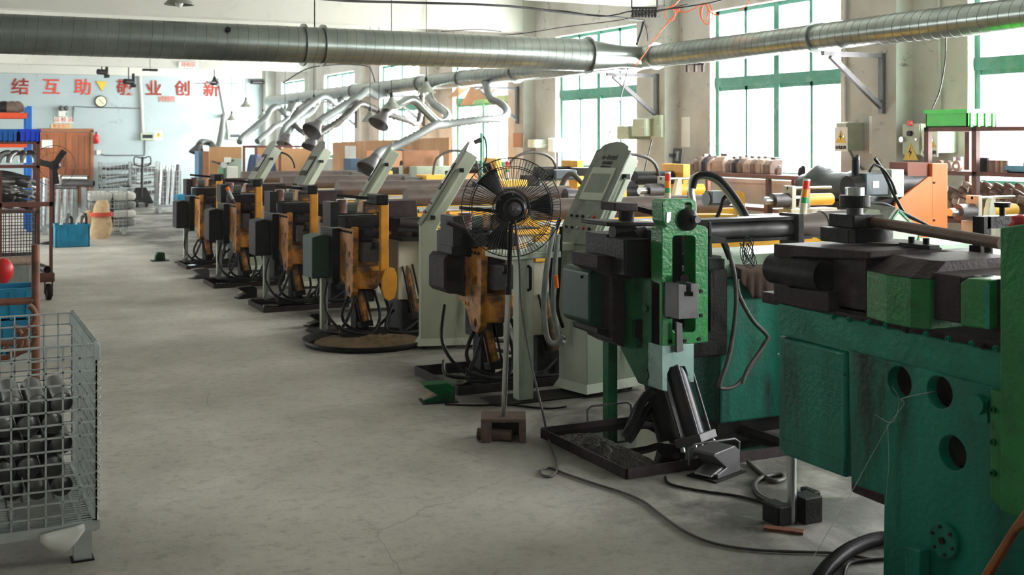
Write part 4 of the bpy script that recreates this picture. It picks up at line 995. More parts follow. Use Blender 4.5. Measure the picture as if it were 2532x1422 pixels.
    put('guide_rail', M().cyl((3.9, 9.85, 1.1), (7.2, 9.85, 1.1), .02).cyl((3.9, 10.1, 1.1), (7.2, 10.1, 1.1), .02), steel_lt, t)
    put('mandrel_cylinder', M().cyl((3.95, 10.3, 1.2), (5.7, 10.3, 1.2), .085, n=24), mat('brown_grey_cylinder', '5c504c', .45, .2, grime=.3), t)
    put('feed_cylinder', M().cyl((4.2, 9.88, 1.07), (5.4, 9.88, 1.07), .05), yellow, t)
    put('carriage', M().box(5.75, 6.1, 9.82, 10.2, 1.05, 1.28), yellow, t, .01)
    put('chuck', M().cyl((5.5, 10.0, 1.2), (5.75, 10.0, 1.2), .07, .05), steel_mid, t)
    put('servo_motor', M().cyl((6.1, 10.0, 1.22), (6.32, 10.0, 1.22), .07).box(6.12, 6.3, 9.96, 10.06, 1.27, 1.33), steel_dk, t)
    put('end_plate', M().box(6.75, 6.84, 9.8, 10.2, .94, 1.5), yellow, t, .008)
    put('rear_cylinder', M().cyl((6.3, 10.0, 1.36), (6.75, 10.0, 1.36), .07), steel_blk, t)
    put('cable_loop', M().tube([(5.9, 9.95, 1.28), (5.95, 9.93, 1.5), (6.2, 9.93, 1.6), (6.5, 9.93, 1.5), (6.6, 9.95, 1.1)], .017, 8, sub=6), rubber_g, t)
    return t
mB = bender(); mB['label'] = 'orange tube bender with dark green motor cover and round orange counterweight plate, second nearest'
col_cov = mat('green_black_cover', '0f3a30')
def variant(root, cover=None, drop=()):
    for ch in list(root.children):
        base = ch.name.split('.')[0]
        if base in drop:
            for g in list(ch.children): bpy.data.objects.remove(g)
            bpy.data.objects.remove(ch)
        elif base == 'motor_cover' and cover: ch.data = ch.data.copy(); ch.data.materials[0] = cover
    return root
mA = variant(copy_tree(mB, (.22, -2.2, 0), 'nearest orange tube bender, directly behind the pedestal fan'), steel_blk, ('motor_cover', 'cover_flange', 'clamp_arm', 'counter_plate', 'counter_arm', 'leg_foot', 'support_leg', 'end_plate', 'rear_cylinder', 'cable_loop', 'carriage', 'servo_motor', 'chuck', 'die_bed', 'slotted_table', 'round_die', 'tail_block', 'corner_pipe'))
mC = variant(copy_tree(mB, (.04, 2.25, 0), 'orange tube bender with black motor cover and counterweight plate, third nearest'), steel_blk)
mD = variant(copy_tree(mB, (-.01, 4.4, 0), 'orange tube bender with long plain hanging arm, fourth nearest'), steel_blk, ('counter_plate', 'counter_arm'))
mE = variant(copy_tree(mB, (-.01, 6.6, 0), 'farthest orange tube bender at the end of the row, against the bright wall'), steel_blk, ('counter_plate', 'counter_arm'))
npx0, npx1 = PY(1010, 550, 9.68).x, PY(1210, 550, 9.68).x
npl = put('name_plate', M().box(npx0, npx1, 9.682, 9.69, .955, 1.06), mat('pale_yellow_plate', 'd8d070', .5), mB)
me_ = lettering('DW125NC', .1, (PY(1088, 550, 9.68).x, 9.679, 1.005), steel_dk, 'y', 'lettering', npl, sx=1.15)
# stack lights
def stack_light(px, pyb, d, label, h=.28, tilt=0):
    c = PD(px, pyb, d); t = thing('signal_light', label, 'signal light', c, group='signal towers on the benders'); r = .024; e = Vector((tilt, 0, 1)).normalized()
    f = lambda a, b, rr=r: M().cyl(c + e * a * h, c + e * b * h, rr, n=16)
    put('tower_base', f(0, .35), cream, t); put('green_lens', f(.35, .5), mat('green_lens', '12a060', .3), t)
    put('amber_lens', f(.5, .72), mat('amber_lens', 'f09018', .3), t); put('red_lens', f(.72, .94), mat('red_lens', 'e83018', .3), t); put('cap', f(.94, 1), white_pl, t)
    put('stem', M().cyl(Vector((c.x, c.y, 0)), c, .012, n=8), steel_mid, t)
    return t
stack_light(1651, 505, 9.3, 'red, amber and green signal tower behind the green bender', .26)
stack_light(1985, 535, 8.0, 'signal tower leaning slightly, left of the stacked round dies', .26, .14)
stack_light(1254, 440, 13.5, 'signal tower seen through the top of the fan grille', .2)
stack_light(1434, 432, 14.5, 'short signal tower left of the nearest console head', .18)
a = PD(582, 505, 14.0); b = PD(561, 463, 14.0)
t = thing('hand_lamp', 'slim signal stick with orange tip between the two farthest orange benders', 'signal light', a)
put('handle', M().cyl(a, a.lerp(b, .3), .014), rust, t); put('tube', M().cyl(a.lerp(b, .3), a.lerp(b, .8), .018), steel_lt, t); put('tip', M().cyl(a.lerp(b, .8), b, .024), orange_bright, t)

# oil trays, pedals on the floor before the orange benders
def tray(x0, x1, y0, y1, label, h=.05, fill='oil'):
    t = thing('oil_tray', label, 'oil tray', ((x0 + x1) / 2, (y0 + y1) / 2, 0)); w_ = .012
    put('tray_pan', M().box(x0, x1, y0, y1, 0, .008).box(x0, x1, y0 - w_, y0, 0, h).box(x0, x1, y1, y1 + w_, 0, h).box(x0 - w_, x0, y0, y1, 0, h).box(x1, x1 + w_, y0, y1, 0, h), steel_brown, t)
    o = put('oil_pool', M().box(x0, x1, y0, y1, .008, .02), oil, t); o['kind'] = 'stuff'; return t
tray(3.19, 4.3, 7.3, 8.1, 'rusty square tray of dark oil behind the pedestal fan', .06)
tray(2.95, 4.0, 11.65, 12.3, 'black oil tray under the third orange bender', .05)
tray(2.9, 3.9, 13.8, 14.4, 'black oil tray under the fourth orange bender', .05)
tray(3.0, 4.0, 16.0, 16.7, 'black oil tray under the farthest orange bender', .05)
c = Vector((3.3, 9.55, 0)); t = thing('round_oil_tray', 'round black tray heaped with oil soaked sawdust under the second orange bender', 'oil tray', c)
put('tray_pan', M().lathe(c, [(.001, 0), (.5, 0), (.53, .05), (.545, .05), (.52, .0)], 40), steel_blk, t)
g = M(); n = 26; rr = random.Random(5); vs = []
for i in range(n):
    for j in range(n):
        u, v = -1 + 2 * i / (n - 1), -1 + 2 * j / (n - 1); d = math.hypot(u, v); k_ = min(1, d) / d if d > 0 else 0
        u *= k_ if d > 1 else 1; v *= k_ if d > 1 else 1
        vs.append((c.x + .02 + u * .46, c.y + v * .46, .012 + max(0, (1 - u * u - v * v)) * (.03 + .03 * rr.random() * (1 if u > -.1 else .1))))
g.add(vs, [(i * n + j, i * n + j + 1, (i + 1) * n + j + 1, (i + 1) * n + j) for i in range(n - 1) for j in range(n - 1)])
put('sawdust', g, sawdust, t)['kind'] = 'stuff'
def pedal(px, py, label, s=1.0, rz=0, tl=0):
    g = PZ(px, py, 0); t = thing('foot_pedal', label, 'foot pedal', g, rz, group='foot pedals')
    put('base', M().box(-.13 * s, .11 * s, -.08 * s, .08 * s, 0, .008), steel_dk, t, 0, True)
    put('pedal_guard', M().prism([(-.09 * s, -.06 * s, .008), (-.09 * s, -.06 * s, .03), (-.02 * s, -.06 * s, .05), (-.12 * s, -.06 * s, .115 * s), (-.11 * s, -.06 * s, .125 * s), (.05 * s, -.06 * s, .13 * s), (.09 * s, -.06 * s, .1 * s), (.09 * s, -.06 * s, .008)], (0, .12 * s, 0)), (steel_mid, green_dk, steel_blk)[tl], t, .004, True)
    put('treadle', M().prism([(-.12 * s, -.045 * s, .02), (.0, -.045 * s, .055), (.0, -.045 * s, .065), (-.12 * s, -.045 * s, .03)], (0, .09 * s, 0)), steel_lt, t, 0, True)
    return t
pedal(1775, 1172, 'worn grey foot pedal in front of the largest oil tray', 1.15, .35, 0)
pedal(1088, 992, 'green foot pedal left of the tray behind the fan', 1.0, -.2, 1)
pedal(790, 806, 'dark foot pedal beside the round sawdust tray', 1.0, .1, 2)
pedal(612, 736, 'dark foot pedal beside the third orange bender', 1.0, .1, 2)
pedal(497, 688, 'dark foot pedal beside the fourth orange bender', 1.0, .2, 0)
def post(px, pyt, pyb, label, w_=.07, yd=None):
    b = PZ(px, pyb, 0); d = b.x * s_ + b.y * c_; z = H - (pyt - HZ) / F_ * d
    return b, z
b, z = post(1303, 640, 992, '')
t = thing('support_stand', 'cream steel stand with black handle and flat top behind the fan', 'stand', b)
put('column', M().box(b.x - .06, b.x + .05, b.y, b.y + .09, .008, z), console_m, t, .005); put('handle', M().tube([(b.x + .01, b.y - .0, z - .21), (b.x + .01, b.y - .03, z - .2), (b.x + .01, b.y - .03, z - .06), (b.x + .01, b.y, z - .05)], .011, 8), blk, t)
put('foot_plate', M().box(b.x - .25, b.x + .45, b.y - .06, b.y + .22, 0, .008), steel_dk, t); put('top_plate', M().box(b.x - .17, b.x + .25, b.y - .02, b.y + .3, z, z + .04).box(b.x + .1, b.x + .42, b.y + .02, b.y + .2, z + .04, z + .09), console_m, t, .004)
# loops of wrapped cable hanging beside the near console
m = M()
t = thing('cable_bundle', 'bundle of plastic-wrapped cables looping to the floor left of the nearest console', 'cable', PZ(1360, 930))
for k, (pts, r_, mt_) in enumerate((([(1370, 560), (1355, 640), (1345, 740), (1352, 830), (1372, 850), (1392, 830)], .02, film), ([(1380, 580), (1372, 660), (1368, 760), (1380, 830), (1395, 850)], .018, film), ([(1385, 540), (1366, 600), (1362, 700), (1372, 800), (1395, 840)], .014, rubber),
        ([(1388, 560), (1382, 690), (1378, 760), (1392, 810)], .013, rubber))):
    put('wrapped_cable', M().tube([PD(x, y, 7.75 + .06 * k) for x, y in pts], r_, 8, sub=6), mt_, t)
put('orange_lamp', M().cyl(PD(1377, 712, 7.7), PD(1374, 680, 7.7), .014), orange_bright, t)
for k, (pts, zz) in enumerate((([(1165, 850), (1250, 870), (1330, 880), (1400, 872), (1450, 880)], .03), ([(1160, 838), (1240, 842), (1330, 850), (1390, 835)], .03), ([(1290, 900), (1340, 905), (1395, 890), (1420, 868)], .05), ([(1250, 895), (1300, 880), (1360, 868), (1400, 858)], .08), ([(1310, 930), (1370, 915), (1420, 890)], .03))):
    single('floor_hose', M().tube([PZ(x, y, zz) for x, y in pts], .017 + .002 * k, 8, sub=6), (rubber, rubber_g, rubber, rubber, rubber_g)[k], 'thick black hose on the floor between the fan and near console, ' + ['lowest long one', 'farthest one', 'upper short curve', 'middle one', 'nearest the console foot'][k], 'hose', 'floor hoses behind the fan')

# extra housing on the nearest orange bender
put('motor_housing', M().prism([PY(a, b, 7.8) for a, b in ((1098, 640), (1108, 628), (1150, 632), (1150, 735), (1140, 728), (1108, 726), (1098, 715))], (0, .3, 0)), steel_brown, mA, .01)
put('housing_window', M().prism([PY(a, b, 7.79) for a, b in ((1108, 660), (1138, 662), (1138, 698), (1108, 696))], (0, .012, 0)), rubber, mA)
put('valve_block', M().prism([PY(a, b, 7.7) for a, b in ((1118, 575), (1190, 560), (1215, 575), (1215, 640), (1118, 632))], (0, .3, 0)), steel_blk, mA, .012)
put('top_lever', M().cyl(PY(1105, 548, 7.6), PY(1160, 572, 7.6), .02), steel_brown, mA)

# ------------------------------------------------------------------ green bender
YG = 5.35; XG = PY(1637, 700, YG).x
g_ = lambda pts, yy=YG: [PY(a, b, yy) for a, b in pts]
gx = lambda pts, xx=XG: [PX(a, b, xx) for a, b in pts]
def rrect(x0, y0, x1, y1, r, f, n=4):
    out = []
    for cx_, cy_, a0 in ((x1 - r, y1 - r, 0), (x0 + r, y1 - r, 90), (x0 + r, y0 + r, 180), (x1 - r, y0 + r, 270)):
        for k in range(n + 1): an = math.radians(a0 + 90 * k / n); out.append((cx_ + r * math.cos(an), cy_ + r * math.sin(an)))
    return [f(a, b) for a, b in out]
t = thing('tube_bending_machine', 'green tube bender with tall slotted front plate standing over the big oil tray', 'tube bending machine', (3.8, 5.6, 0))
fY = lambda a, b: PY(a, b, YG)
plate = [(1637, 858), (1637, 566), (1648, 560), (1640, 548), (1638, 500), (1646, 492), (1716, 492), (1722, 499), (1722, 555), (1744, 560), (1751, 568), (1751, 846)]
fp = put('front_plate', M().prism(g_(plate), (0, .11, 0), [rrect(1663, 583, 1719, 822, 9, fY), rrect(1693, 501, 1710, 520, 7, fY)]), green, t, .004)
m = M()
for a, b in ((1657, 845), (1693, 843), (1728, 838), (1733, 720), (1733, 780), (1656, 722), (1656, 784)): c = PY(a, b, YG); m.cyl(c + Vector((0, .01, 0)), c - Vector((0, .006, 0)), .011, n=12)
put('bolt', m, steel_blk, fp)['kind'] = 'stuff'
c = PY(1698, 543, YG)
put('pivot_disc', M().lathe(c, [(.001, .05), (.03, .05), (.032, .04), (.05, .035), (.062, .02), (.062, -.01)], 28, (0, -1, 0)), steel_blk, t)
put('pivot_pin', M().cyl(c + Vector((.015, -.04, .005)), c + Vector((.015, -.085, .005)), .02), steel_mid, t)
put('shiny_chamfer', M().prism(g_(((1649, 526), (1660, 524), (1658, 545), (1652, 552), (1648, 550)), YG - .005), (0, .02, 0)), steel_lt, t)  # bright steel piece put in for the shine on the plate's chamfer
put('inner_block', M().box(XG + .03, XG + .22, YG + .13, YG + .5, .62, 1.24), steel_blk, t)
tb = [(1677, 790), (1677, 704), (1697, 704), (1697, 722), (1692, 722), (1692, 733), (1713, 733), (1713, 722), (1708, 722), (1708, 702), (1727, 701), (1727, 787)]
put('slide_block', M().prism(g_(tb, YG - .14), (0, .14, 0)), steel_mid, t, .003)
put('round_bar', M().cyl(PY(1690, 690, YG + .1), PY(1693, 688, YG - .08), .022), steel_brown, t)
put('scale_bracket', M().prism(g_(((1673, 795), (1687, 800), (1690, 868), (1674, 872)), YG - .04), (0, .02, 0)), steel_mid, t)
put('side_casting', M().prism(gx(((1632, 700), (1612, 690), (1548, 682), (1540, 692), (1534, 862), (1556, 905), (1578, 948), (1632, 965))), (.045, 0, 0), [[PX(a, b, XG) for a, b in ((1560, 790), (1588, 790), (1588, 860), (1575, 862), (1560, 835))]]), green_dk, t, .006)
m = M(); 
for a, b, r_ in ((1597, 762, .022), (1600, 925, .03)): c = PX(a, b, XG); m.cyl(c + Vector((.01, 0, 0)), c - Vector((.012, 0, 0)), r_)
put('boss', m, green_dk, t)['kind'] = 'stuff'
sl = [(1637, 856), (1716, 850), (1716, 945), (1700, 945), (1700, 925), (1693, 906), (1657, 908), (1650, 925), (1650, 968), (1637, 966)]
put('notch_shade', M().box(XG + .05, XG + .2, YG + .135, YG + .2, .45, .62), steel_blk, t)  # black box added behind the bracket notch to stand in for its shade
put('steel_bracket', M().prism(g_(sl, YG - .01), (0, .14, 0)), mat('scraped_teal_steel', '7f9a94', .45, .3, grime=.7, gcol='2a5a4c', gscale=7), t, .003)
top, bot = PY(1670, 905, YG + .05), PY(1718, 1075, YG - .06); top.y = YG + .06; d = (bot - top).normalized(); u, v = frame_from(d)
cy_ = put('hydraulic_cylinder', M().cyl(top, bot, .058, n=28), mat('blackened_cylinder', '2c2c30', .35, .5, grime=.6, gcol='3a2a22', gscale=6), t)
m = M()
for a in (-1, 1):
    for b in (-1, 1): m.cyl(top + u * .062 * a + v * .062 * b, bot + d * .075 + u * .062 * a + v * .062 * b, .0085, n=10)
put('tie_bar', m, steel_mid, cy_)
R = Matrix((u, v, d)).transposed(); put('end_cap', M().cbox(bot + d * .02, .17, .17, .045, m=R), steel_mid, cy_, .004)
for a in (-1, 1):
    for b in (-1, 1): put('nut', M().cyl(bot + d * .05 + u * .062 * a + v * .062 * b, bot + d * .07 + u * .062 * a + v * .062 * b, .015, n=6), steel_lt, cy_)
put('rear_cylinder', M().cyl(PY(1625, 940, 5.62), PY(1660, 1088, 5.5), .08), steel_blk, t)
put('main_column', M().box(3.66, 4.1, 5.5, 5.95, .5, 1.0), steel_blk, t, .01)
# slide, die table and motor to the left of the plate
f5 = lambda pts, yy, th, mt_, nm, bv=.006: put(nm, M().prism([PY(a, b, yy) for a, b in pts], (0, th, 0)), mt_, t, bv)
f5(((1502, 549), (1637, 551), (1637, 560), (1502, 560)), 5.62, .3, steel_dk, 'top_plate')
put('bend_shaft', M().cyl(PY(1514, 574, 5.7), PY(1566, 574, 5.7), .042), steel_dk, t)
put('round_die', M().cyl(PY(1570, 582, 5.6), PY(1596, 572, 5.6), .028), steel_dk, t)
f5(((1501, 580), (1640, 575), (1640, 640), (1501, 636)), 5.75, .25, steel_blk, 'slide_body')
f5(((1543, 592), (1616, 590), (1616, 690), (1543, 682)), 5.52, .2, steel_blk, 'clamp_block')
f5(((1478, 632), (1530, 635), (1615, 655), (1615, 700), (1530, 690), (1478, 665)), 5.66, .3, steel_brown, 'flange_block')
f5(((1456, 675), (1468, 665), (1512, 668), (1516, 806), (1470, 808), (1456, 796)), 5.82, .32, mat('dark_green_cover', '103c30', .5, grime=.6, gcol='0e1412'), 'motor_cover', .012)
f5(((1512, 668), (1545, 680), (1545, 860), (1516, 845)), 5.7, .3, steel_brown, 'motor_flange')
f5(((1478, 812), (1545, 818), (1552, 848), (1530, 845), (1478, 826)), 5.75, .3, steel_blk, 'lower_bracket')
b0 = PZ(1515, 1056); put('support_leg', M().box(b0.x - .03, b0.x + .035, b0.y, b0.y + .07, 0, .62), green_dk, t, .004)
put('pin_rod', M().cyl(PY(1436, 683, 5.9), PY(1458, 702, 5.9), .007), steel_dk, t)
put('rust_collar', M().cyl(PY(1549, 550, 5.75), PY(1549, 515, 5.75), .045), steel_brown, t)
put('tie_rod', M().bar(PY(1560, 512, 5.75), PY(1642, 532, 5.6), .035, .03), steel_blk, t)
put('tie_rod_end', M().prism([PY(a, b, 5.66) for a, b in ((1520, 501), (1578, 503), (1578, 523), (1520, 522))], (0, .16, 0)), steel_brown, t, .006)
f5(((1752, 545), (1760, 552), (1762, 640), (1752, 640)), 5.5, .3, steel_blk, 'right_cheek')
f5(((1752, 638), (1793, 640), (1793, 666), (1752, 668)), 5.4, .35, steel_dk, 'right_block')
f5(((1756, 668), (1773, 668), (1766, 820), (1757, 820)), 5.45, .05, steel_brown, 'drip_pipe')
put('elbow_arm', M().bar(PY(1752, 591, 5.4), PY(1791, 595, 5.4), .034).bar(PY(1786, 590, 5.4), PY(1806, 640, 5.4), .026), steel_blk, t)
put('hose', M().tube([PY(a, b, 5.35) for a, b in ((1800, 615), (1816, 680), (1820, 760), (1805, 870), (1783, 940), (1783, 960), (1830, 945), (1890, 850), (1897, 830), (1860, 790), (1828, 730), (1822, 690))], .013, 8, sub=6), rubber_g, t)
put('hose', M().tube([PY(a, b, 5.3) for a, b in ((1835, 950), (1850, 910), (1893, 850))], .011, 8, sub=4), rubber_g, t)
for k, P in enumerate(([(1600, 975), (1575, 1010), (1560, 1050), (1545, 1082)], [(1625, 985), (1590, 1030), (1566, 1070), (1552, 1090)], [(1612, 965), (1584, 1000), (1567, 1045), (1548, 1075)])):
    put('oily_hose', M().tube([PY(a, b, 5.62 - .03 * k) for a, b in P], .026, 8, sub=6), oil if k == 0 else steel_blk, t)
put('hose', M().tube([PZ(a, b, .06 + .03 * (1 if k < 2 else 0)) for k, (a, b) in enumerate(((1560, 1058), (1600, 1052), (1635, 1070), (1672, 1092)))], .022, 8, sub=6), steel_brown, t)
# bed and mandrel
put('bed', M().box(4.06, 6.6, 5.52, 6.05, .10, .935), teal, t, .012)
put('bed_foot', M().box(4.1, 6.5, 5.6, 6.0, 0, .1), steel_blk, t)
put('bed_cover', M().box(4.1, 6.4, 5.56, 6.0, .94, 1.07), mat('pale_green_cover', 'a8c0ac', .5, grime=.5, gcol='5b6a58', gscale=4), t, .006)
put('mandrel_cylinder', M().cyl((4.05, 5.75, 1.2), (4.75, 5.75, 1.2), .052, n=26), steel_mid, t)
put('mandrel_rail', M().box(4.05, 4.8, 5.68, 5.82, 1.255, 1.275).box(4.05, 4.9, 5.7, 5.8, 1.13, 1.15), steel_dk, t)
put('mandrel_flange', M().box(4.75, 4.8, 5.66, 5.84, 1.08, 1.29), steel_dk, t, .006)
put('sleeve', M().cyl((4.8, 5.75, 1.21), (5.0, 5.75, 1.21), .06, .085, n=26).pipe((5.0, 5.75, 1.21), (5.55, 5.75, 1.21), .09, .01, 28), mat('brown_grey_cylinder', '5c504c'), t)
m = M()
for k in range(7):
    c = PD(1850 + 4 * math.sin(k * 2), 615 + 3 * k, 6.6); m.tube([c + Vector((.03 * math.cos(a_) * (1 + .1 * k), .01 * math.sin(a_ + k), .07 * math.sin(a_ + k))) for a_ in [2 * PI * q / 14 for q in range(15)]], .0025, 5)
single('wire_coil', m, blk, 'small coil of thin black wire hanging before the green bender bed', 'wire')
m = M(); rr = random.Random(3); cols = 14
for side in (0,):
    vs = []
    for i in range(9):
        for j in range(cols):
            a = 1830 + (1912 - 1830) * j / (cols - 1); b = 662 + i * (9.5 if j > 4 else 4 + j)
            p = PY(a, b, 5.47 - .02 * math.sin(j * 1.9) * i / 8 - .012); 
            if i == 0: p = p + Vector((0, .14, .02))
            vs.append(p)
    m.add(vs, [(i * cols + j, i * cols + j + 1, (i + 1) * cols + j + 1, (i + 1) * cols + j) for i in range(8) for j in range(cols - 1)], True)
o = single('cloth_rag', m, cloth_b, 'brown cloth draped over the teal bed right of the green bender', 'cloth'); q = o.modifiers.new('thickness', 'SOLIDIFY'); q.thickness = .004
# big tray
t = tray(3.18, 4.28, 5.12, 6.06, 'largest oil tray with standing black oil, under the green bender', .055)
hd = PZ(1668, 1165, .05)
put('handle', M().tube([(3.55, 5.10, .03), (3.55, 5.09, .12), (3.58, 5.09, .14), (3.84, 5.09, .14), (3.87, 5.09, .12), (3.87, 5.10, .03)], .007, 8), steel_mid, t)
put('handle', M().tube([(3.5, 6.08, .03), (3.5, 6.09, .12), (3.53, 6.09, .14), (3.78, 6.09, .14), (3.81, 6.09, .12), (3.81, 6.08, .03)], .007, 8), steel_mid, t)
g = M(); n = 30; vs = []; rr = random.Random(9)
for i in range(n):
    for j in range(n):
        u, v = i / (n - 1), j / (n - 1); hh = max(0, math.sin(PI * min(1, u * 1.1)) * math.sin(PI * v)) ** .6
        vs.append((3.2 + u * .30, 5.2 + v * .8, .016 + hh * (.012 + .03 * rr.random() * (1.2 - u))))
g.add(vs, [(i * n + j, i * n + j + 1, (i + 1) * n + j + 1, (i + 1) * n + j) for i in range(n - 1) for j in range(n - 1)])
put('swarf', g, sludge, t)['kind'] = 'stuff'

# ------------------------------------------------------------------ large teal bending machine in the right foreground
XB = 3.35
bx = lambda pts, x=XB: [PX(a, b, x) for a, b in pts]
t = thing('tube_bending_machine', 'huge teal-green bending machine filling the right foreground, dark dies on top', 'tube bending machine', (3.8, 3.2, 0))
def pl(nm, pts, x, th, mt_, bv=.006, holes=(), par=None): return put(nm, M().prism(bx(pts, x), (th, 0, 0), holes), mt_, par or t, bv)
bm_ = pl('top_beam', ((1923, 750), (2560, 892), (2560, 992), (1923, 828)), XB, .75, teal_hi, .006)
for k, (a, b) in enumerate(((2060, 783), (2102, 790), (2150, 797), (2193, 806), (2243, 816), (2293, 826), (2348, 838), (2405, 850), (2433, 856), (2465, 862))):
    c = PX(a, b, XB); put('bolt', M().cyl(c, c - Vector((.008, 0, 0)), .012, n=14).pipe(c - Vector((.008, 0, 0)), c - Vector((.014, 0, 0)), .009, .004, 10), steel_brown if k in (4, 8) else teal_hi, bm_)
m = M()   # rounded end cover
ya, yb2 = PX(2098, 900, XB).y, PX(1903, 900, XB).y; z0, z1 = .36, .875
prof = [(XB - .015, ya), (XB - .015, yb2 - .12), (XB + .02, yb2 - .04), (XB + .09, yb2), (XB + .6, yb2), (XB + .68, yb2 - .1), (XB + .7, ya)]
put('end_cover', M().prism([(a, b, z0) for a, b in prof], (0, 0, z1 - z0)), teal, t, .012)
put('cover_band', M().prism([(a - .006, b + .004, z0 + .62 - .2) for a, b in prof[:5]] + [(XB + .3, ya, z0 + .42)], (0, 0, .012)), teal, t)
put('cover_band', M().prism([(a - .006, b + .004, z0 + .06) for a, b in prof[:5]] + [(XB + .3, ya, z0 + .06)], (0, 0, .012)), teal, t)
def ell(px, py, r_, x=XB): c = PX(px, py, x); return [c + Vector((0, r_ * math.cos(2 * PI * k / 28), r_ * math.sin(2 * PI * k / 28))) for k in range(28)]
pl('side_plate', ((2098, 866), (2560, 985), (2560, 1560), (2182, 1560), (2186, 1248), (2105, 1216)), XB - .01, .05, teal, .003, [ell(2224, 945, .062, XB - .01), ell(2323, 970, .062, XB - .01), ell(2355, 1120, .064, XB - .01)])
put('inner_frame', M().box(XB + .12, XB + .7, 1.2, 3.6, .3, .85), steel_blk, t)
put('inner_lever', M().bar(PX(2345, 1085, XB + .09), PX(2375, 1155, XB + .09), .05), steel_brown, t)
put('lower_frame', M().box(XB + .06, XB + .7, 1.2, 3.38, 0, .32), steel_blk, t)
pl('skirt', ((2105, 1195), (2186, 1222), (2186, 1250), (2107, 1218)), XB - .012, .6, steel_brown)
pl('under_plate', ((2008, 1120), (2100, 1128), (2108, 1175), (2060, 1155), (2012, 1135)), XB + .1, .5, steel_blk)
c = PX(2340, 1335, XB - .01); dk = put('round_cover', M().lathe(c, [(.001, .02), (.062, .02), (.066, .012), (.066, 0)], 36, (-1, 0, 0), False), teal_hi, t)
m = M()
for k in range(6): q = c + Vector((-.02, .05 * math.cos(k * PI / 3 + .3), .05 * math.sin(k * PI / 3 + .3))); m.cyl(q, q - Vector((.005, 0, 0)), .007, n=10)
m.cyl(c - Vector((.02, 0, 0)), c - Vector((.028, 0, 0)), .013, n=14)
put('cover_bolt', m, steel_brown, dk)['kind'] = 'stuff'
c = PX(2427, 998, XB - .01); put('boss', M().lathe(c, [(.001, .03), (.033, .03), (.036, 0)], 24, (-1, 0, 0), False).prism(bx(((2410, 985), (2447, 990), (2447, 1045), (2410, 1038)), XB - .01), (-.012, 0, 0)), teal_hi, t)
ep = pl('edge_plate', ((2448, 962), (2476, 968), (2476, 1262), (2448, 1228)), XB - .03, .03, green)
for y in (1013, 1093, 1170): c = PX(2457, y, XB - .03); put('bolt', M().lathe(c, [(.004, .0), (.006, .01), (.012, .01), (.013, 0)], 14, (-1, 0, 0), False), green_dk, ep)
pl('green_column', ((2472, 563), (2575, 548), (2575, 1310), (2472, 1262)), XB - .06, .5, green, .006)
pl('orange_brace', ((2560, 1240), (2528, 1262), (2500, 1300), (2418, 1430), (2400, 1480), (2425, 1480), (2445, 1425), (2508, 1318), (2528, 1306), (2560, 1300)), XB - .09, .03, mat('orange_brown_paint', '9a5220', .55, grime=.5, gcol='3a2212'))
pl('bracket_foot', ((2236, 1350), (2276, 1362), (2272, 1500), (2240, 1500)), XB - .07, .05, teal)
# clamp head with a pipe in its jaws
jaw = ((1912, 603), (2150, 622), (2150, 640), (1958, 636), (1942, 648), (1934, 668), (1937, 696), (1952, 711), (2050, 722), (2050, 772), (1990, 765), (1912, 746))
pl('clamp_jaw', jaw, XB - .0, .40, steel_brown, .006)
pl('jaw_back', ((1918, 612), (2140, 626), (2140, 762), (1918, 744)), XB + .16, .4, steel_blk)
mo = PX(2042, 683, XB + .03)
single('steel_pipe', M().pipe(mo, mo + Vector((0, .34, 0)), .068, .004, 32), steel_dk, 'dark pipe end gripped in the jaw of the teal machine, mouth to camera', 'pipe')
pl('wiper_block', ((2060, 643), (2143, 634), (2143, 778), (2092, 770), (2060, 764)), XB + .05, .3, steel_brown, .006)
P4 = [Vector((PX(px, 700, x).x, PX(px, 700, x).y, 0)) for px, x in ((2143, XB + .02), (2192, XB - .02), (2252, XB - .02), (2300, XB + .01))]
P4 = P4 + [Vector((XB + .5, P4[3].y, 0)), Vector((XB + .5, P4[0].y, 0))]
put('pressure_block', M().prism([p + Vector((0, 0, 1.03)) for p in P4], (0, 0, .19)), green, t, .004)
cc = sum(P4, Vector()) / 6; up = [cc + (p - cc) * .8 + Vector((.06, -.02, 1.285)) for p in P4]; lo = [p + Vector((0, 0, 1.221)) for p in P4]
put('pressure_cap', M().add(lo + up, [(0, 5, 4, 3, 2, 1), (6, 7, 8, 9, 10, 11)] + [(i, (i + 1) % 6, 6 + (i + 1) % 6, 6 + i) for i in range(6)]), steel_brown, t, .003)
pl('bearing_block', ((2300, 672), (2376, 684), (2376, 800), (2300, 788)), XB + .03, .4, steel_brown, .006)
c = PX(2338, 722, XB + .08)
put('screw_shaft', M().cyl((XB + .12, PX(2320, 722, XB + .12).y, 1.09), (XB + .12, PX(2400, 722, XB + .12).y, 1.09), .024).cyl((XB + .12, PX(2318, 722, XB + .12).y, 1.09), (XB + .12, PX(2338, 722, XB + .12).y, 1.09), .045), steel_mid, t)
pl('nut_block', ((2374, 700), (2392, 688), (2445, 692), (2447, 815), (2374, 806)), XB - .01, .35, green, .006)
pl('nut_block_edge', ((2432, 706), (2447, 700), (2447, 814), (2432, 812)), XB - .013, .004, teal_hi, 0)
pl('end_block', ((2447, 692), (2475, 690), (2475, 830), (2447, 816)), XB + .03, .3, steel_brown)
c = PX(2440, 688, XB + .12); put('washer', M().pipe(c, c + Vector((0, 0, .008)), .045, .022, 28), steel_mid, t)
m = M().box(XB + .02, XB + .7, 1.3, 4.15, .995, 1.03); put('slide_way', m, steel_brown, t)
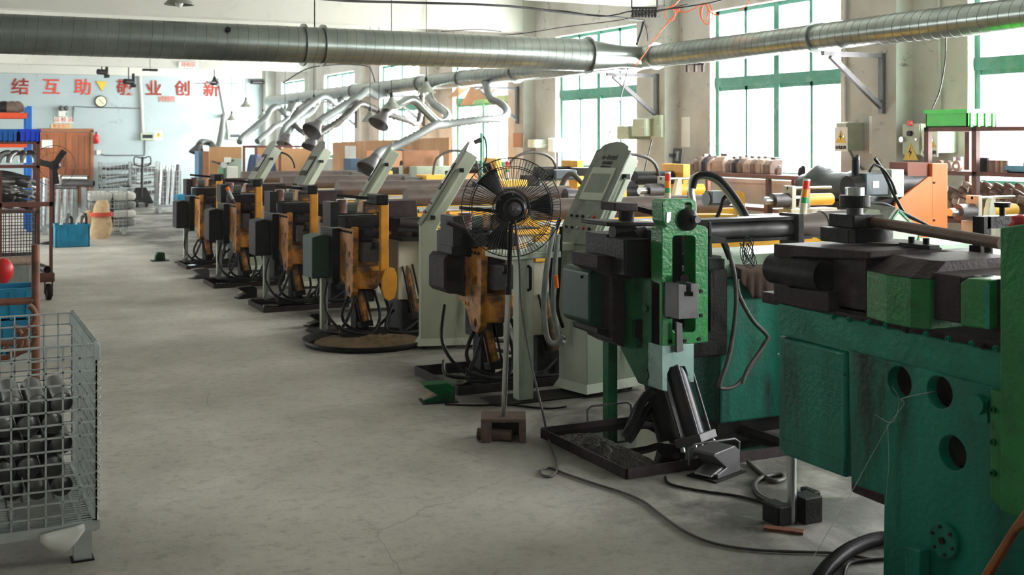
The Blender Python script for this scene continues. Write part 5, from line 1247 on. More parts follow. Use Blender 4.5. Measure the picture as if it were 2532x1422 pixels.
# stack of dies
sc_ = PX(2105, 600, 3.62); cx, cy = sc_.x, sc_.y
put('die_base', M().cyl((cx + .12, cy - .12, 1.23), (cx + .12, cy - .12, 1.305), .135, n=40), mat('dusty_die_steel', '4a4442', .6, .3, grime=.5, gcol='2c2626', gscale=14), t, .003)
put('hex_die', M().cyl((cx + .06, cy - .02, 1.3), (cx + .06, cy - .02, 1.362), .12, n=36).box(cx - .09, cx + .05, cy - .08, cy + .1, 1.298, 1.36), steel_dk, t, .003)
put('clamp_yoke', M().box(cx - .06, cx + .12, cy - .08, cy + .08, 1.362, 1.42), steel_dk, t, .006)
put('spindle', M().cyl((cx + .02, cy, 1.42), (cx + .02, cy, 1.455), .036), steel_mid, t)
put('collar', M().lathe((cx + .02, cy, 1.45), [(.03, 0), (.063, 0), (.066, .004), (.066, .049), (.063, .053), (.03, .053)], 30, smooth=False), steel_dk, t)
put('collar_ring', M().pipe((cx + .02, cy, 1.5), (cx + .02, cy, 1.538), .041, .004, 24), steel_lt, t)
rod_a = Vector((cx + .06, cy - .05, 1.39)); rod_b = PD(2478, 602, 4.35)
put('tie_rod', M().cyl(rod_a, rod_b, .024, n=20), mat('brown_tie_rod', '6a5348', .55, .1, grime=.4), t)
for (a, b, w_) in ((2160, 618, .16), (2272, 608, .17)):
    c = PX(a, b, XB + .3); k = put('clamp_plate', M().cbox(c, .06, w_, .018), steel_dk, t, .003)
    for dy in (-.04, .04): put('bolt', M().cyl(c + Vector((0, dy, .01)), c + Vector((0, dy, .035)), .014, n=6), steel_dk, k)
put('rear_slide', M().box(3.9, 4.25, 2.9, 3.75, 1.1, 1.27), steel_blk, t, .01)
for dy in (3.0, 3.25, 3.5): put('slide_bolt', M().cyl((3.9, dy, 1.2), (3.87, dy, 1.2), .022), steel_dk, t)
put('table_plate', M().box(XB + .05, 4.3, 3.6, 4.3, 1.0, 1.05), steel_brown, t)
f = PD(2470, 545, 4.9); put('stop_arm', M().box(f.x - .1, f.x + .14, f.y - .03, f.y + .03, f.z - .03, f.z + .02).box(f.x - .12, f.x - .08, f.y - .03, f.y + .03, f.z - .13, f.z + .02).cyl(f + Vector((.02, 0, .02)), f + Vector((.02, 0, .06)), .012).cyl(f + Vector((.02, 0, .055)), f + Vector((.02, 0, .075)), .03, .034), steel_blk, t)
put('stop_post', M().box(f.x - .14, f.x - .07, f.y - .03, f.y + .03, 1.0, f.z - .1), steel_blk, t)
c = PX(2522, 555, XB + .05)
single('red_rag', M().lathe((c.x, c.y, PX(2500, 562, XB).z), [(.001, 0), (.04, .0), (.03, .02), (.035, .035), (.012, .04), (.001, .045)], 7), red_m, 'crumpled red rag on top of the bright green column', 'rag')
# prop under the teal machine
b = PZ(1958, 1292); t = thing('jack_post', 'bright steel prop standing in a dark notched block under the teal machine', 'prop', b)
put('post', M().cyl((b.x, b.y, .0), (b.x, b.y, .36), .021, n=20), steel_lt, t)
put('notched_block', M().box(b.x - .1, b.x - .025, b.y - .03, b.y + .09, 0, .09).box(b.x + .025, b.x + .13, b.y - .06, b.y + .05, 0, .12).box(b.x + .13, b.x + .17, b.y - .0, b.y + .1, 0, .12).box(b.x - .06, b.x + .15, b.y + .03, b.y + .1, 0, .06), steel_blk, t, .006)
a1, a2 = PZ(1890, 1308, 0), PZ(1988, 1320, 0)
single('flat_bar', M().bar(a1 + Vector((0, 0, .007)), a2 + Vector((0, 0, .007)), .05, .012, (0, 0, 1)), rust_pipe, 'short flat steel bar on the floor beside the prop', 'bar')

# cords and hoses on the floor
def cord(pts, r_, mt_, label, z=None, name='power_cord', cat='cord', rib=0, sub=6):
    P = [PZ(x, y, r_ + .001) for x, y in pts]; return single(name, M().tube(P, r_, 8, rib=rib, sub=sub), mt_, label, cat)
cord([(1645, 1180), (1655, 1196), (1700, 1208), (1760, 1218), (1830, 1228), (1915, 1250)], .007, rubber, 'thin black cord from the worn grey foot pedal to the prop')
cord([(1850, 1142), (1868, 1160), (1890, 1178), (1915, 1190), (1938, 1184), (1932, 1174), (1900, 1176), (1872, 1188), (1866, 1206), (1880, 1226), (1925, 1248)], .012, rubber_g, 'thick grey-brown hose curling on the floor near the prop', name='hose', cat='hose')
cord([(2020, 1440), (2050, 1400), (2100, 1360), (2160, 1335), (2200, 1330)], .032, rubber, 'black ribbed hose running under the teal machine', name='ribbed_hose', cat='hose', rib=.009)
cord([(2085, 1440), (2092, 1405), (2110, 1390), (2190, 1382)], .008, steel_dk, 'bent steel rod on the floor behind the ribbed hose', name='bent_rod', cat='rod')
cord([(1100, 1000), (1180, 1002), (1250, 1000), (1350, 1010), (1400, 1005)], .006, rubber, 'thin cord from the green foot pedal along the tray edge')
m = M().tube([PX(a, b, XB - .025) for a, b in ((2205, 955), (2222, 985), (2216, 1030), (2200, 1045), (2163, 1025))], .0011, 5, sub=5).tube([PX(a, b, XB - .025) for a, b in ((2200, 1045), (2235, 1000), (2232, 985), (2310, 968))], .0011, 5, sub=5).tube([PX(2200, 1045, XB - .02), PX(2115, 1200, XB - .03), PZ(1998, 1400)], .0011, 5).tube([PX(2195, 1050, XB - .02), PX(2198, 1150, XB - .02), PX(2190, 1250, XB - .02)], .0011, 5)
single('tie_wire', m, steel_lt, 'thin bare wire tied through the round holes of the teal machine', 'wire')

# ------------------------------------------------------------------ pedestal fan
b = PZ(1245, 1085); c = PD(1264, 513, 6.5); bd = b.x * s_ + b.y * c_
t = thing('pedestal_fan', 'black pedestal fan with chrome pole on a rusty block in the aisle', 'fan', b)
vd = Vector((-c.x, -c.y, .0)).normalized(); fu = Vector((-vd.y, vd.x, 0)); fu = fu if fu.x > 0 else -fu; fv = Vector((0, 0, 1))
ct = Vector((c.x, c.y, c.z))
pp = lambda r_, an, off=0: ct + (fu * math.cos(an) + fv * math.sin(an)) * r_ + vd * off
blk_m = mat('fan_wire', '15161a', .35, .5)
R_ = .277
m = M()
for r_, off in ((R_, 0), (.232, .045), (.222, .048), (.105, .075), (.098, .075)): m.tube([pp(r_, 2 * PI * k / 56, off) for k in range(57)], .0022 if r_ < R_ else .003, 5, caps=False)
for r_, off in ((.22, -.07), (.1, -.09)): m.tube([pp(r_, 2 * PI * k / 56, off) for k in range(57)], .002, 5, caps=False)
put('grille_rings', m, blk_m, t)
m = M()
for k in range(96):
    an = 2 * PI * k / 96; m.tube([pp(.088, an, .072), pp(.15, an + .03, .066), pp(.225, an + .06, .046), pp(.265, an + .07, .02), pp(R_, an + .07, 0)], .0018, 4, caps=False)
put('grille_wires', m, blk_m, t)
m = M()
for k in range(48):
    an = 2 * PI * k / 48; m.tube([pp(.06, an, -.095), pp(.2, an - .06, -.08), pp(.262, an - .08, -.03), pp(R_, an - .08, 0)], .0013, 4, caps=False)
put('front_grille_wires', m, blk_m, t)
for a0 in (128, 4, 248):
    vs = []; n1, n2 = 7, 7
    for i in range(n1):
        for j in range(n2):
            r_ = .055 + (.235 - .055) * i / (n1 - 1); wd = .22 + .18 * i / (n1 - 1); an = math.radians(a0) + (j / (n2 - 1) - .5) * 2 * wd * .75
            vs.append(pp(r_, an, -.03 + .05 * (j / (n2 - 1) - .5)))
    mm = M().add(vs, [(i * n2 + j, i * n2 + j + 1, (i + 1) * n2 + j + 1, (i + 1) * n2 + j) for i in range(n1 - 1) for j in range(n2 - 1)], True)
    o = put('blade', mm, blk, t); q = o.modifiers.new('thickness', 'SOLIDIFY'); q.thickness = .003
put('hub', M().lathe(ct, [(.001, -.06), (.05, -.06), (.06, -.03), (.06, .02)], 24, vd), blk, t)
mt_ = put('motor_plate', M().lathe(ct, [(.085, .06), (.088, .078), (.08, .084), (.02, .084)], 36, vd), blk, t)
mc = ct + fu * .018
put('motor_housing', M().lathe(mc, [(.06, .08), (.062, .15), (.055, .162), (.05, .165), (.046, .158), (.001, .158)], 36, vd), blk, t)
for k in range(6): q = pp(.078, k * PI / 3 + .4, .086); put('screw', M().cyl(q, q + vd * .006, .006, n=10), steel_mid, mt_)
put('badge', M().lathe(mc, [(.04, .1585), (.04, .1605), (.001, .1605)], 30, vd), steel_mid, t)
E0 = mc + vd * .163
put('badge_mark', M().tube([E0 + fu * a + fv * b_ for a, b_ in ((-.012, .016), (-.004, .006), (-.014, -.002), (.0, -.004), (.012, -.012), (.006, -.02))], .0014, 5, sub=4).tube([E0 + fu * a + fv * b_ for a, b_ in ((-.002, .008), (.012, .004), (.018, -.006))], .0014, 5, sub=4), steel_lt, t)
nk = ct + vd * .07 - fv * .06
ptop = Vector((ct.x + vd.x * .07, ct.y + vd.y * .07, ct.z - .05)); pmid = ptop.lerp(Vector((b.x, b.y, .14)), .36)
put('upper_pole', M().cyl(pmid, ptop, .013, n=18), blk, t); put('chrome_pole', M().cyl((b.x, b.y, .1), pmid, .016, n=18), steel_lt, t)
put('pole_clamp', M().cyl(pmid - Vector((0, 0, .02)), pmid + Vector((0, 0, .03)), .018, n=16), blk, t)
bu, bv = fu, -vd; R = Matrix((fu, -vd, Vector((0, 0, 1)))).transposed()
q = Vector((b.x, b.y, 0))
fanb = mat('rusty_fan_base', '5a463c', .65, .1, grime=.5, gcol='2e2420', gscale=12)
put('base_block', M().cbox(q + Vector((0, 0, .128)), .26, .2, .02, m=R).cbox(q + fu * -.1 + Vector((0, 0, .06)), .06, .2, .12, m=R).cbox(q + fu * .11 + Vector((0, 0, .06)), .04, .2, .12, m=R).cbox(q + vd * -.09 + Vector((0, 0, .06)), .2, .02, .12, m=R), fanb, t, .004)
put('base_weight', M().cyl(q + fu * -.15 + vd * .02 + Vector((0, 0, .035)), q + fu * .05 + vd * .06 + Vector((0, 0, .035)), .034), fanb, t)
cp = [ptop + vd * .02 + fu * .02, PD(1284, 650, 6.45), PD(1290, 760, 6.42), PD(1312, 890, 6.4), PD(1342, 1020, 6.3), PZ(1352, 1070, .03)] + [PZ(x, y, .008) for x, y in ((1358, 1090), (1374, 1130), (1378, 1160), (1362, 1178), (1340, 1174), (1338, 1162), (1362, 1157), (1400, 1172), (1470, 1196), (1540, 1218), (1590, 1240), (1630, 1270), (1690, 1312), (1760, 1342), (1850, 1358), (1950, 1364), (2060, 1368), (2160, 1384))]
single('power_cord', M().tube(cp, .0065, 8, sub=6), rubber_g, 'long grey cord hanging from the fan, looping and snaking across the floor', 'cord')

# ------------------------------------------------------------------ mould shelf under the wide near window
def xbeam(parent, nm, pa, pb, x, th, mt_, w_=.04):
    a, b = PX(*pa, x), PX(*pb, x); put(nm, M().hexa([(x, a.y, a.z - w_), (x + th, a.y, a.z - w_), (x + th, b.y, b.z - w_), (x, b.y, b.z - w_), (x, a.y, a.z), (x + th, a.y, a.z), (x + th, b.y, b.z), (x, b.y, b.z)]), mt_, parent)
XS = 8.2
ya, yb2 = PX(1684, 430, XS).y, PX(1905, 430, XS).y; ym = PX(1990, 430, XS).y; zs = PX(1886, 432, XS).z
t = thing('mould_shelf', 'red-brown steel shelf carrying rounded moulds below the wide near window', 'shelf', (XS, (ya + ym) / 2, 0))
put('shelf_top', M().box(XS, XS + .4, ym, ya, zs - .04, zs), rust, t)
for y in (ya - .03, yb2 + .06, ym + .03):
    for x in (XS, XS + .36): put('leg', M().box(x, x + .045, y - .025, y + .025, 0, zs - .04), rust, t)
put('lower_shelf', M().box(XS, XS + .4, ym, ya, .95, .99), rust, t)
def mould(px, w_, h_, dp, mt_, label, x=XS + .08, z=None, notch=False):
    z = zs if z is None else z; y = PX(px, 420, x).y; rr = .5
    prof = [(x, 0), (x, h_ * .62), (x + dp * .25, h_ * .9), (x + dp * .5, h_), (x + dp, h_), (x + dp, 0)]
    t_ = thing('bending_mould', label, 'mould', (x, y, z), group='moulds on the window shelf')
    put('mould_body', M().prism([(a, y - w_ / 2, z + b) for a, b in prof], (0, w_, 0)), mt_, t_, .012)
    put('mould_top', M().box(x + dp * .5, x + dp * .9, y - w_ * .3, y + w_ * .3, z + h_, z + h_ * 1.12), steel_mid, t_, .004)
    return t_
ML = ['leftmost', 'second', 'third', 'fourth', 'fifth, widest', 'sixth', 'seventh', 'eighth', 'ninth', 'tenth', 'eleventh', 'rightmost']
for k, (px, w_, h_, mt_) in enumerate(((1708, .09, .15, cast), (1722, .07, .19, cast), (1737, .08, .19, steel_brown), (1752, .07, .17, cast_lt), (1772, .2, .2, cast_lt), (1797, .09, .17, cast), (1812, .07, .18, steel_brown), (1827, .07, .19, cast), (1842, .09, .18, cast_lt), (1858, .08, .18, cast), (1874, .08, .18, cast_lt), (1893, .12, .17, cast))):
    mould(px, w_, h_, .2, mt_, 'brown rounded bending mould on the window shelf, %s from the left' % ML[k] if k < 11 else 'brown rounded bending mould at the right end of the dense row on the window shelf')
mould(1917, .05, .09, .08, cast, 'small stub mould standing apart on the window shelf'); mould(1975, .05, .1, .08, steel_brown, 'small capped mould near the right end of the window shelf')
c = PX(2045, 478, 7.7)
rr = random.Random(4); n = 22; vs = []
for i in range(12):
    for j in range(n):
        u = i / 11; y = PX(1985 + 140 * u, 470, 7.7).y; h_ = (.12, .15, .2, .24, .2, .17, .16, .15, .16, .17, .16, .1)[i] * .9 + .03 * rr.random()
        a_ = PI * 2 * j / n; vs.append((7.75 + .16 * math.cos(a_) * (1 + .15 * rr.random()), y, 1.27 + max(-.50, math.sin(a_)) * h_ * (1 + .12 * rr.random())))
m = M().add(vs, [(i * n + j, i * n + (j + 1) % n, (i + 1) * n + (j + 1) % n, (i + 1) * n + j) for i in range(11) for j in range(n)], True)
m.add(vs[:n], [list(range(n))]); m.add(vs[-n:], [list(range(n))])
single('tarpaulin_bundle', m, mat('blue_black_tarpaulin', '2a3238', .5, bump=.4, bscale=12), 'lumpy dark blue-black tarpaulin bundle right of the mould shelf', 'bundle')
ya, yb2 = PX(1905, 470, 7.6).y, PX(2140, 470, 7.6).y
t = thing('work_table', 'low dark steel table under the tarpaulin bundle', 'table', (7.7, (ya + yb2) / 2, 0))
put('table_top', M().box(7.5, 8.0, yb2, ya, 1.1, 1.17), steel_brown, t)
for y in (ya - .05, yb2 + .05, (ya + yb2) / 2): put('leg', M().box(7.5, 7.56, y - .03, y + .03, 0, 1.1).box(7.94, 8.0, y - .03, y + .03, 0, 1.1), rust, t)

# ------------------------------------------------------------------ rack with crate and elbows at the right edge
XR = 7.85
t = thing('storage_rack', 'tall red-brown steel rack with moulds and elbows at the right edge by the window', 'rack', (XR, PX(2400, 400, XR).y, 0))
yl, yr = PX(2290, 400, XR).y, 3.9; z1 = PX(2408, 314, XR).z; z2 = PX(2408, 425, XR).z; z3 = PX(2408, 545, XR).z
for px in (2290, 2408): y = PX(px, 400, XR).y; put('upright', M().box(XR, XR + .045, y - .025, y + .025, 0, z1), rust, t)
for y in (yr, yl): put('upright', M().box(XR + .5, XR + .545, y - .025, y + .025, 0, z1), rust, t)
for z in (z1, z2, z3): put('shelf', M().box(XR, XR + .545, yr, yl + .02, z - .035, z), rust, t)
y1, y0 = PX(2287, 300, XR).y, PX(2400, 300, XR + .05).y
crate(XR + .01, XR + .36, y0 - .0, y1, z1 + .0, z1 + .155, green_pl, 'bright green slatted plastic crate on top of the right rack', 4)
y0 = PX(2500, 410, XR).y; crate(XR + .05, XR + .35, y0 - .12, y0 + .08, z2, z2 + .06, cyan, 'small cyan tray on the middle shelf of the right rack', 3, name='plastic_tray')
c = Vector((XR + .2, y0 - .02, z2 + .015)); single('mould_half', M().prism([(c.x, c.y - .07, c.z), (c.x, c.y + .07, c.z), (c.x, c.y + .07, c.z + .06), (c.x, c.y + .04, c.z + .11), (c.x, c.y, c.z + .125), (c.x, c.y - .04, c.z + .11), (c.x, c.y - .07, c.z + .06)], (.06, 0, 0)), cast, 'rounded brown mould half standing in the small cyan tray', 'mould')
for k, (px, r_, L) in enumerate(((2428, .05, .12), (2450, .035, .1), (2466, .035, .1), (2480, .035, .1))):
    y = PX(px, 410, XR + .1).y; x = XR + .12
    single('sleeve', M().cyl((x, y, z2), (x, y, z2 + L), r_, n=20), cast_lt if k else steel_brown, 'short upright steel sleeve on the middle rack shelf, %s' % ['widest', 'second', 'third', 'fourth from the left'][k], 'sleeve')
for k, px in enumerate((2325, 2345, 2368)):
    y = PX(px, 410, XR + .1).y; x = XR + .1
    single('clamp_ring', M().lathe((x, y, z2 + .045), [(.022, -.02), (.045, -.02), (.045, .02), (.022, .02), (.022, -.02)], 20, (1, 0, 0), False), cast_lt, 'pale clamp ring on the middle rack shelf, %s' % ['left of two', 'right of two', 'nearest the upright'][k], 'ring')
c = PX(2370, 392, XR + .2); single('steel_can', M().cyl((XR + .2, c.y, z2), (XR + .2, c.y, z2 + .12), .04, n=20), steel_lt, 'shiny steel can on the middle shelf beside the rack upright', 'can')
# elbows on the lower shelf: one built, the rest copied
def elb(): return M().tube([(0, 0, 0), (0, .0, .05), (0, .03, .10), (0, .075, .135), (0, .11, .145)], .04, 12, sub=2)
ORD = ['first', 'second', 'third', 'fourth', 'fifth', 'sixth', 'seventh', 'eighth', 'ninth', 'tenth', 'eleventh', 'twelfth', 'thirteenth']
proto = None; rn = ['front', 'second', 'third', 'rear']; idx = 0
for row in range(4):
    for col in range(13):
        y = yl - .12 - col * .115 - (row % 2) * .05; x = XR + .05 + row * .12; z = z3 + row * .045
        if y < yr + .05: continue
        lab = 'brown pipe elbow on the lower rack shelf, %s row, %s from the left' % (rn[row], ORD[col])
        if proto is None:
            proto = thing('pipe_elbow', lab, 'pipe elbow', (x, y, z), group='pipe elbows on the right rack')
            put('elbow_body', elb(), cast_lt, proto, 0, True); put('collar', M().lathe((0, 0, 0), [(.04, 0), (.047, 0), (.047, .02), (.04, .02)], 14), steel_brown, proto, 0, True)
        else: copy_tree(proto, loc=(x, y, z), rz=random.choice((.0, .5, -.4, PI, .9)), label=lab)

# ------------------------------------------------------------------ servo drive with orange bracket, behind the teal machine
YS = 6.25; fs = lambda pts: [PY(a, b, YS) for a, b in pts]
t = thing('servo_drive_unit', 'bright orange triangular bracket carrying a grey servo motor behind the teal machine', 'drive unit', (PY(2320, 590, YS).x, YS, 0))
put('column', M().prism(fs(((2305, 404), (2343, 404), (2343, 600), (2305, 600))), (0, .22, 0)), orange_bright, t, .004)
put('gusset', M().prism(fs(((2305, 437), (2296, 437), (2216, 500), (2212, 518), (2262, 600), (2305, 600))), (0, .02, 0)), orange_bright, t)
put('back_plate', M().prism([p + Vector((0, .03, 0)) for p in fs(((2252, 402), (2305, 402), (2305, 520), (2252, 520)))], (0, .18, 0)), mat('dark_orange_paint', '8a4026', .5), t)
b = PY(2300, 600, YS); put('pedestal', M().box(b.x - .45, b.x + .2, YS, YS + .3, 0, b.z), cream, t)
for y in (452, 545): c = PY(2309, y, YS); put('bolt', M().cyl(c, c - Vector((0, .008, 0)), .008), blk, t)
a = PY(2210, 452, YS + .1); e = PY(2300, 452, YS + .1)
put('gear_motor', M().cyl(a, PY(2285, 450, YS + .1), .085, n=28), steel_mid, t)
put('adapter_plate', M().box(a.x - .12, a.x, YS, YS + .2, a.z - .1, a.z + .1), mat('pale_plate', 'b8c0b8', .4), t, .004)
put('servo_body', M().box(a.x - .34, a.x - .12, YS + .02, YS + .18, a.z - .085, a.z + .075), mat('blue_grey_motor', '4a5662', .4), t, .01)
put('rating_plate', M().box(a.x - .28, a.x - .22, YS + .016, YS + .02, a.z - .03, a.z + .02), white_p, t)
put('end_bell', M().cyl((a.x - .34, YS + .1, a.z - .02), (a.x - .44, YS + .1, a.z - .02), .085, .075, n=24), steel_blk, t)
put('connector', M().cyl((a.x - .36, YS + .1, a.z + .05), (a.x - .36, YS + .1, a.z + .17), .028).cyl((a.x - .36, YS + .1, a.z + .17), (a.x - .34, YS + .1, a.z + .2), .03, .012), blk, t)
put('lower_bracket', M().prism([p + Vector((0, .04, 0)) for p in fs(((2170, 500), (2240, 485), (2240, 510), (2185, 515)))], (0, .14, 0)), steel_brown, t)
put('cable', M().tube([PY(x, y, YS - .1) for x, y in ((2163, 392), (2185, 425), (2215, 490), (2240, 530), (2280, 550), (2312, 570), (2330, 580))], .012, 8, sub=6), rubber, t)
put('cable', M().tube([PY(x, y, YS - .15) for x, y in ((2150, 425), (2162, 408), (2185, 420), (2205, 450), (2216, 480))], .009, 8, sub=6), rubber, t)
put('cable', M().tube([PY(x, y, YS - .2) for x, y in ((2130, 505), (2180, 503), (2230, 525), (2280, 550), (2315, 570))], .012, 8, sub=6), rubber, t)
# control console of the teal machine: pale slab with green edges
YC = 5.0; fc = lambda pts, o=0: [PY(a, b, YC) + Vector((0, o, 0)) for a, b in pts]
t = thing('control_console', 'pale console slab with chipped green edges behind the round dies', 'control console', PY(2230, 640, YC)); t.location.z = 0
put('cabinet_body', M().prism([PY(a, b, YC) for a, b in ((2222, 522), (2268, 565), (2276, 575), (2264, 612), (2264, 640), (2150, 640), (2160, 612))] , (0, .25, 0)), mat('pale_green_paint', 'c4d2be', .45, grime=.4, gcol='8a8f7c'), t, .006)
for e1, e2 in (((2160, 612), (2222, 520)), ((2222, 520), (2276, 574)), ((2276, 574), (2264, 614))):
    put('edge_trim', M().bar(PY(*e1, YC), PY(*e2, YC), .012), mat('chipped_green_edge', '1a8a5a', .4, grime=.5, gcol='a8c0a8', gscale=12), t)
a = PY(2205, 640, YC); put('cabinet_stand', M().box(a.x - .1, a.x + .15, YC, YC + .25, 0, a.z), cream, t)
put('tilted_panel', M().hexa([PY(2104, 560, YC + .4), PY(2165, 600, YC), PY(2222, 518, YC), PY(2130, 505, YC + .4)] + [p + Vector((-.02, 0, .012)) for p in (PY(2104, 560, YC + .4), PY(2165, 600, YC), PY(2222, 518, YC), PY(2130, 505, YC + .4))]), console_dk, t)

# ------------------------------------------------------------------ work bays behind the orange benders
def xboard(pts, x, th, mt_, nm, label, cat, ground=True):
    P = [PX(a, b, x) for a, b in pts]
    if ground:
        zt = max(p.z for p in P); P = [Vector((p.x, p.y, p.z if p.z > 1.3 else 0)) for p in P]
    return single(nm, M().prism(P, (th, 0, 0)), mt_, label, cat)
xboard(((822, 352), (1110, 340), (1110, 480), (822, 480)), 7.7, .03, wood, 'plywood_partition', 'long pale plywood partition before the far windows', 'partition')
xboard(((853, 361), (880, 361), (880, 400), (853, 400)), 7.69, .004, white_p, 'paper_poster', 'white sheet pinned on the long plywood partition', 'poster', False)
def ybox(px0, px1, pt, pb, y, th, mt_, nm, label, cat, bevel=.004, group=None, floor=True, zmin=None):
    a, b = PY(px0, pt, y), PY(px1, pb, y); z0 = 0 if floor else (b.z if zmin is None else zmin)
    return single(nm, M().box(a.x, b.x, y, y + th, z0, a.z), mt_, label, cat, group, bevel)
ybox(868, 892, 392, 438, 18.4, .4, mat('slate_blue_cabinet', '2c4a66', .5), 'steel_cabinet', 'slate blue cabinet, taller of two, before the plywood partition', 'cabinet')
ybox(907, 927, 414, 440, 18.2, .4, mat('slate_blue_cabinet', '2c4a66'), 'steel_cabinet', 'slate blue cabinet, shorter of two, under the long hose hood', 'cabinet')
ybox(998, 1085, 372, 412, 15.5, .04, wood_dk, 'wooden_panel', 'orange-brown wooden panel right of the plywood partition', 'panel')
ybox(906, 994, 373, 440, 17.6, .04, wood_dk, 'wooden_panel', 'brown wooden panel partly behind the long hose hood', 'panel')
ybox(1084, 1098, 384, 412, 15.3, .1, white_pl, 'plastic_bottle', 'white plastic bottle standing on the bench right of the wooden panel', 'bottle', .03, floor=False)
ybox(1030, 1120, 412, 450, 15.2, .7, mat('grey_green_bench', '9fb0a0', .5), 'workbench', 'grey-green workbench between the wooden panel and the fan', 'workbench')
ybox(1042, 1064, 434, 446, 14.6, .2, blue, 'parts_box', 'small blue and white box on the bench behind the edge-on console', 'box', .01, floor=False, zmin=1.16)
# far left work bay
t = thing('bay_frame', 'thin red steel frame of the far work bay behind the farthest benders', 'frame', PY(640, 430, 21.0)); t.location.z = 0
z_ = PY(620, 360, 21.0).z; xa, xb = PY(603, 360, 21).x, PY(790, 360, 21).x
put('top_rail', M().box(xa, xb, 21.0, 21.04, z_ - .04, z_), rust, t)
for px in (603, 633, 692, 776): x = PY(px, 360, 21).x; put('post', M().box(x - .02, x + .02, 20.98, 21.02, 0, z_), rust, t)
ybox(518, 598, 363, 391, 22.0, .04, wood, 'wooden_panel', 'brown wooden panel high left in the far work bay', 'panel', floor=True)
ybox(636, 770, 366, 445, 23.0, .04, wood, 'plywood_partition', 'pale plywood back wall of the far work bay', 'partition')
ybox(655, 676, 367, 382, 22.99, .01, white_p, 'paper_poster', 'white paper on the back wall of the far work bay', 'poster', 0, floor=False)
ybox(491, 504, 374, 432, 23.5, .4, mat('pale_blue_cabinet', '5a86a8', .5), 'steel_cabinet', 'pale blue cabinet at the left end of the far work bay', 'cabinet')
ybox(506, 517, 374, 432, 23.3, .3, wood_dk, 'wooden_panel', 'narrow upright board beside the pale blue cabinet', 'panel')
ybox(556, 598, 392, 412, 21.6, .03, mat('grey_green_bench', '9fb0a0'), 'backboard', 'grey-green board behind the white and green carton', 'board')
a = PY(543, 412, 19.5); t = thing('carton', 'white and green carton standing on the farthest orange benders', 'carton', a); t.location.z = 0
a, b = PY(560, 412, 19.5), PY(588, 440, 19.5)
put('carton_body', M().box(a.x, b.x, 19.5, 19.9, .9, a.z), white_pl, t, .01); put('green_side', M().prism([(a.x, 19.49, .95), (a.x, 19.49, a.z), (a.x - .1, 19.6, a.z), (a.x - .13, 19.6, .95)], (0, .02, 0)), mat('dark_green_card', '0a7a4a', .5), t)
put('carton_stand', M().box(a.x, b.x, 19.5, 19.9, 0, .9), steel_brown, t)
for k, (px, mt_, lab) in enumerate(((628, mat('navy_cloth', '3a4a66', .9), 'dark blue jacket hanging on the red bay frame'), (642, mat('mauve_cloth', '9a8aa8', .9), 'mauve cloth hanging on the red bay frame'), (668, mat('navy_cloth', '3a4a66'), 'dark blue trousers hanging at the back of the far bay'))):
    a = PY(px, 385, 20.97 + 2.0 * (k == 2)); n = 9; vs = []
    for i in range(8):
        for j in range(n):
            u = j / (n - 1) - .5; vs.append((a.x + u * (.1 + .14 * (i / 7) ** .5), a.y + .03 * math.sin(j * 2.2) * i / 7, a.z + .02 - .42 * i / 7))
    m = M().add(vs, [(i * n + j, i * n + j + 1, (i + 1) * n + j + 1, (i + 1) * n + j) for i in range(7) for j in range(n - 1)], True)
    o = single('hanging_cloth', m, mt_, lab, 'clothing'); q = o.modifiers.new('thickness', 'SOLIDIFY'); q.thickness = .03
# dark band lamp / loop over far machine
c = PD(690, 400, 17.5)
single('cable_loop', M().tube(arc((c.x, c.y, c.z - .1), .24, 180, 0, 16), .014, 8), rubber, 'black cable loop arching behind the two far consoles', 'cable')
c = PD(555, 408, 18.5); t = thing('lamp_stand', 'small grey three-armed bracket with round cup before the far wooden panel', 'bracket', c)
put('cup', M().cyl(c + Vector((-.02, 0, 0)), c + Vector((-.02, -.06, 0)), .05), steel_lt, t); put('lamp_box', M().cbox(c + Vector((.05, 0, .08)), .1, .05, .08), white_pl, t); put('arm', M().bar(c + Vector((-.2, 0, .06)), c + Vector((0, 0, 0)), .03).bar(c + Vector((0, 0, 0)), c + Vector((.15, 0, .08)), .03).bar(c, (c.x, c.y, 0), .03), steel_mid, t)
# bent drum grille by the window: dispenser and small shelf on third pier
a = PX(1358, 360, 8.7); t = thing('paper_dispenser', 'white dispenser on a small bracket at the third pier', 'dispenser', a)
put('body', M().box(8.72, 8.89, a.y - .1, a.y + .1, a.z - .1, a.z + .12), white_pl, t, .02); put('tray', M().box(8.66, 8.88, a.y + .1, a.y + .3, a.z - .0, a.z + .015), white_pl, t); put('post', M().box(8.84, 8.9, a.y - .03, a.y + .03, 1.2, a.z - .1), steel_mid, t)
# work lamp hanging in the third window
a = PD(1190, 352, 14.5); t = thing('machine_handset', 'dark handset hanging on a slim post in front of the third window', 'handset', (a.x, a.y, 0))
put('post', M().cyl((a.x, a.y, 0), (a.x, a.y, a.z + .12), .018), green_w, t); put('loop', M().tube([(a.x, a.y, a.z + .1), (a.x + .06, a.y, a.z + .02), (a.x + .07, a.y, a.z - .2), (a.x, a.y, a.z - .3)], .012, 8, sub=5), blk, t); put('head', M().cyl((a.x - .09, a.y, a.z), (a.x - .01, a.y, a.z + .03), .03, .035), steel_dk, t)
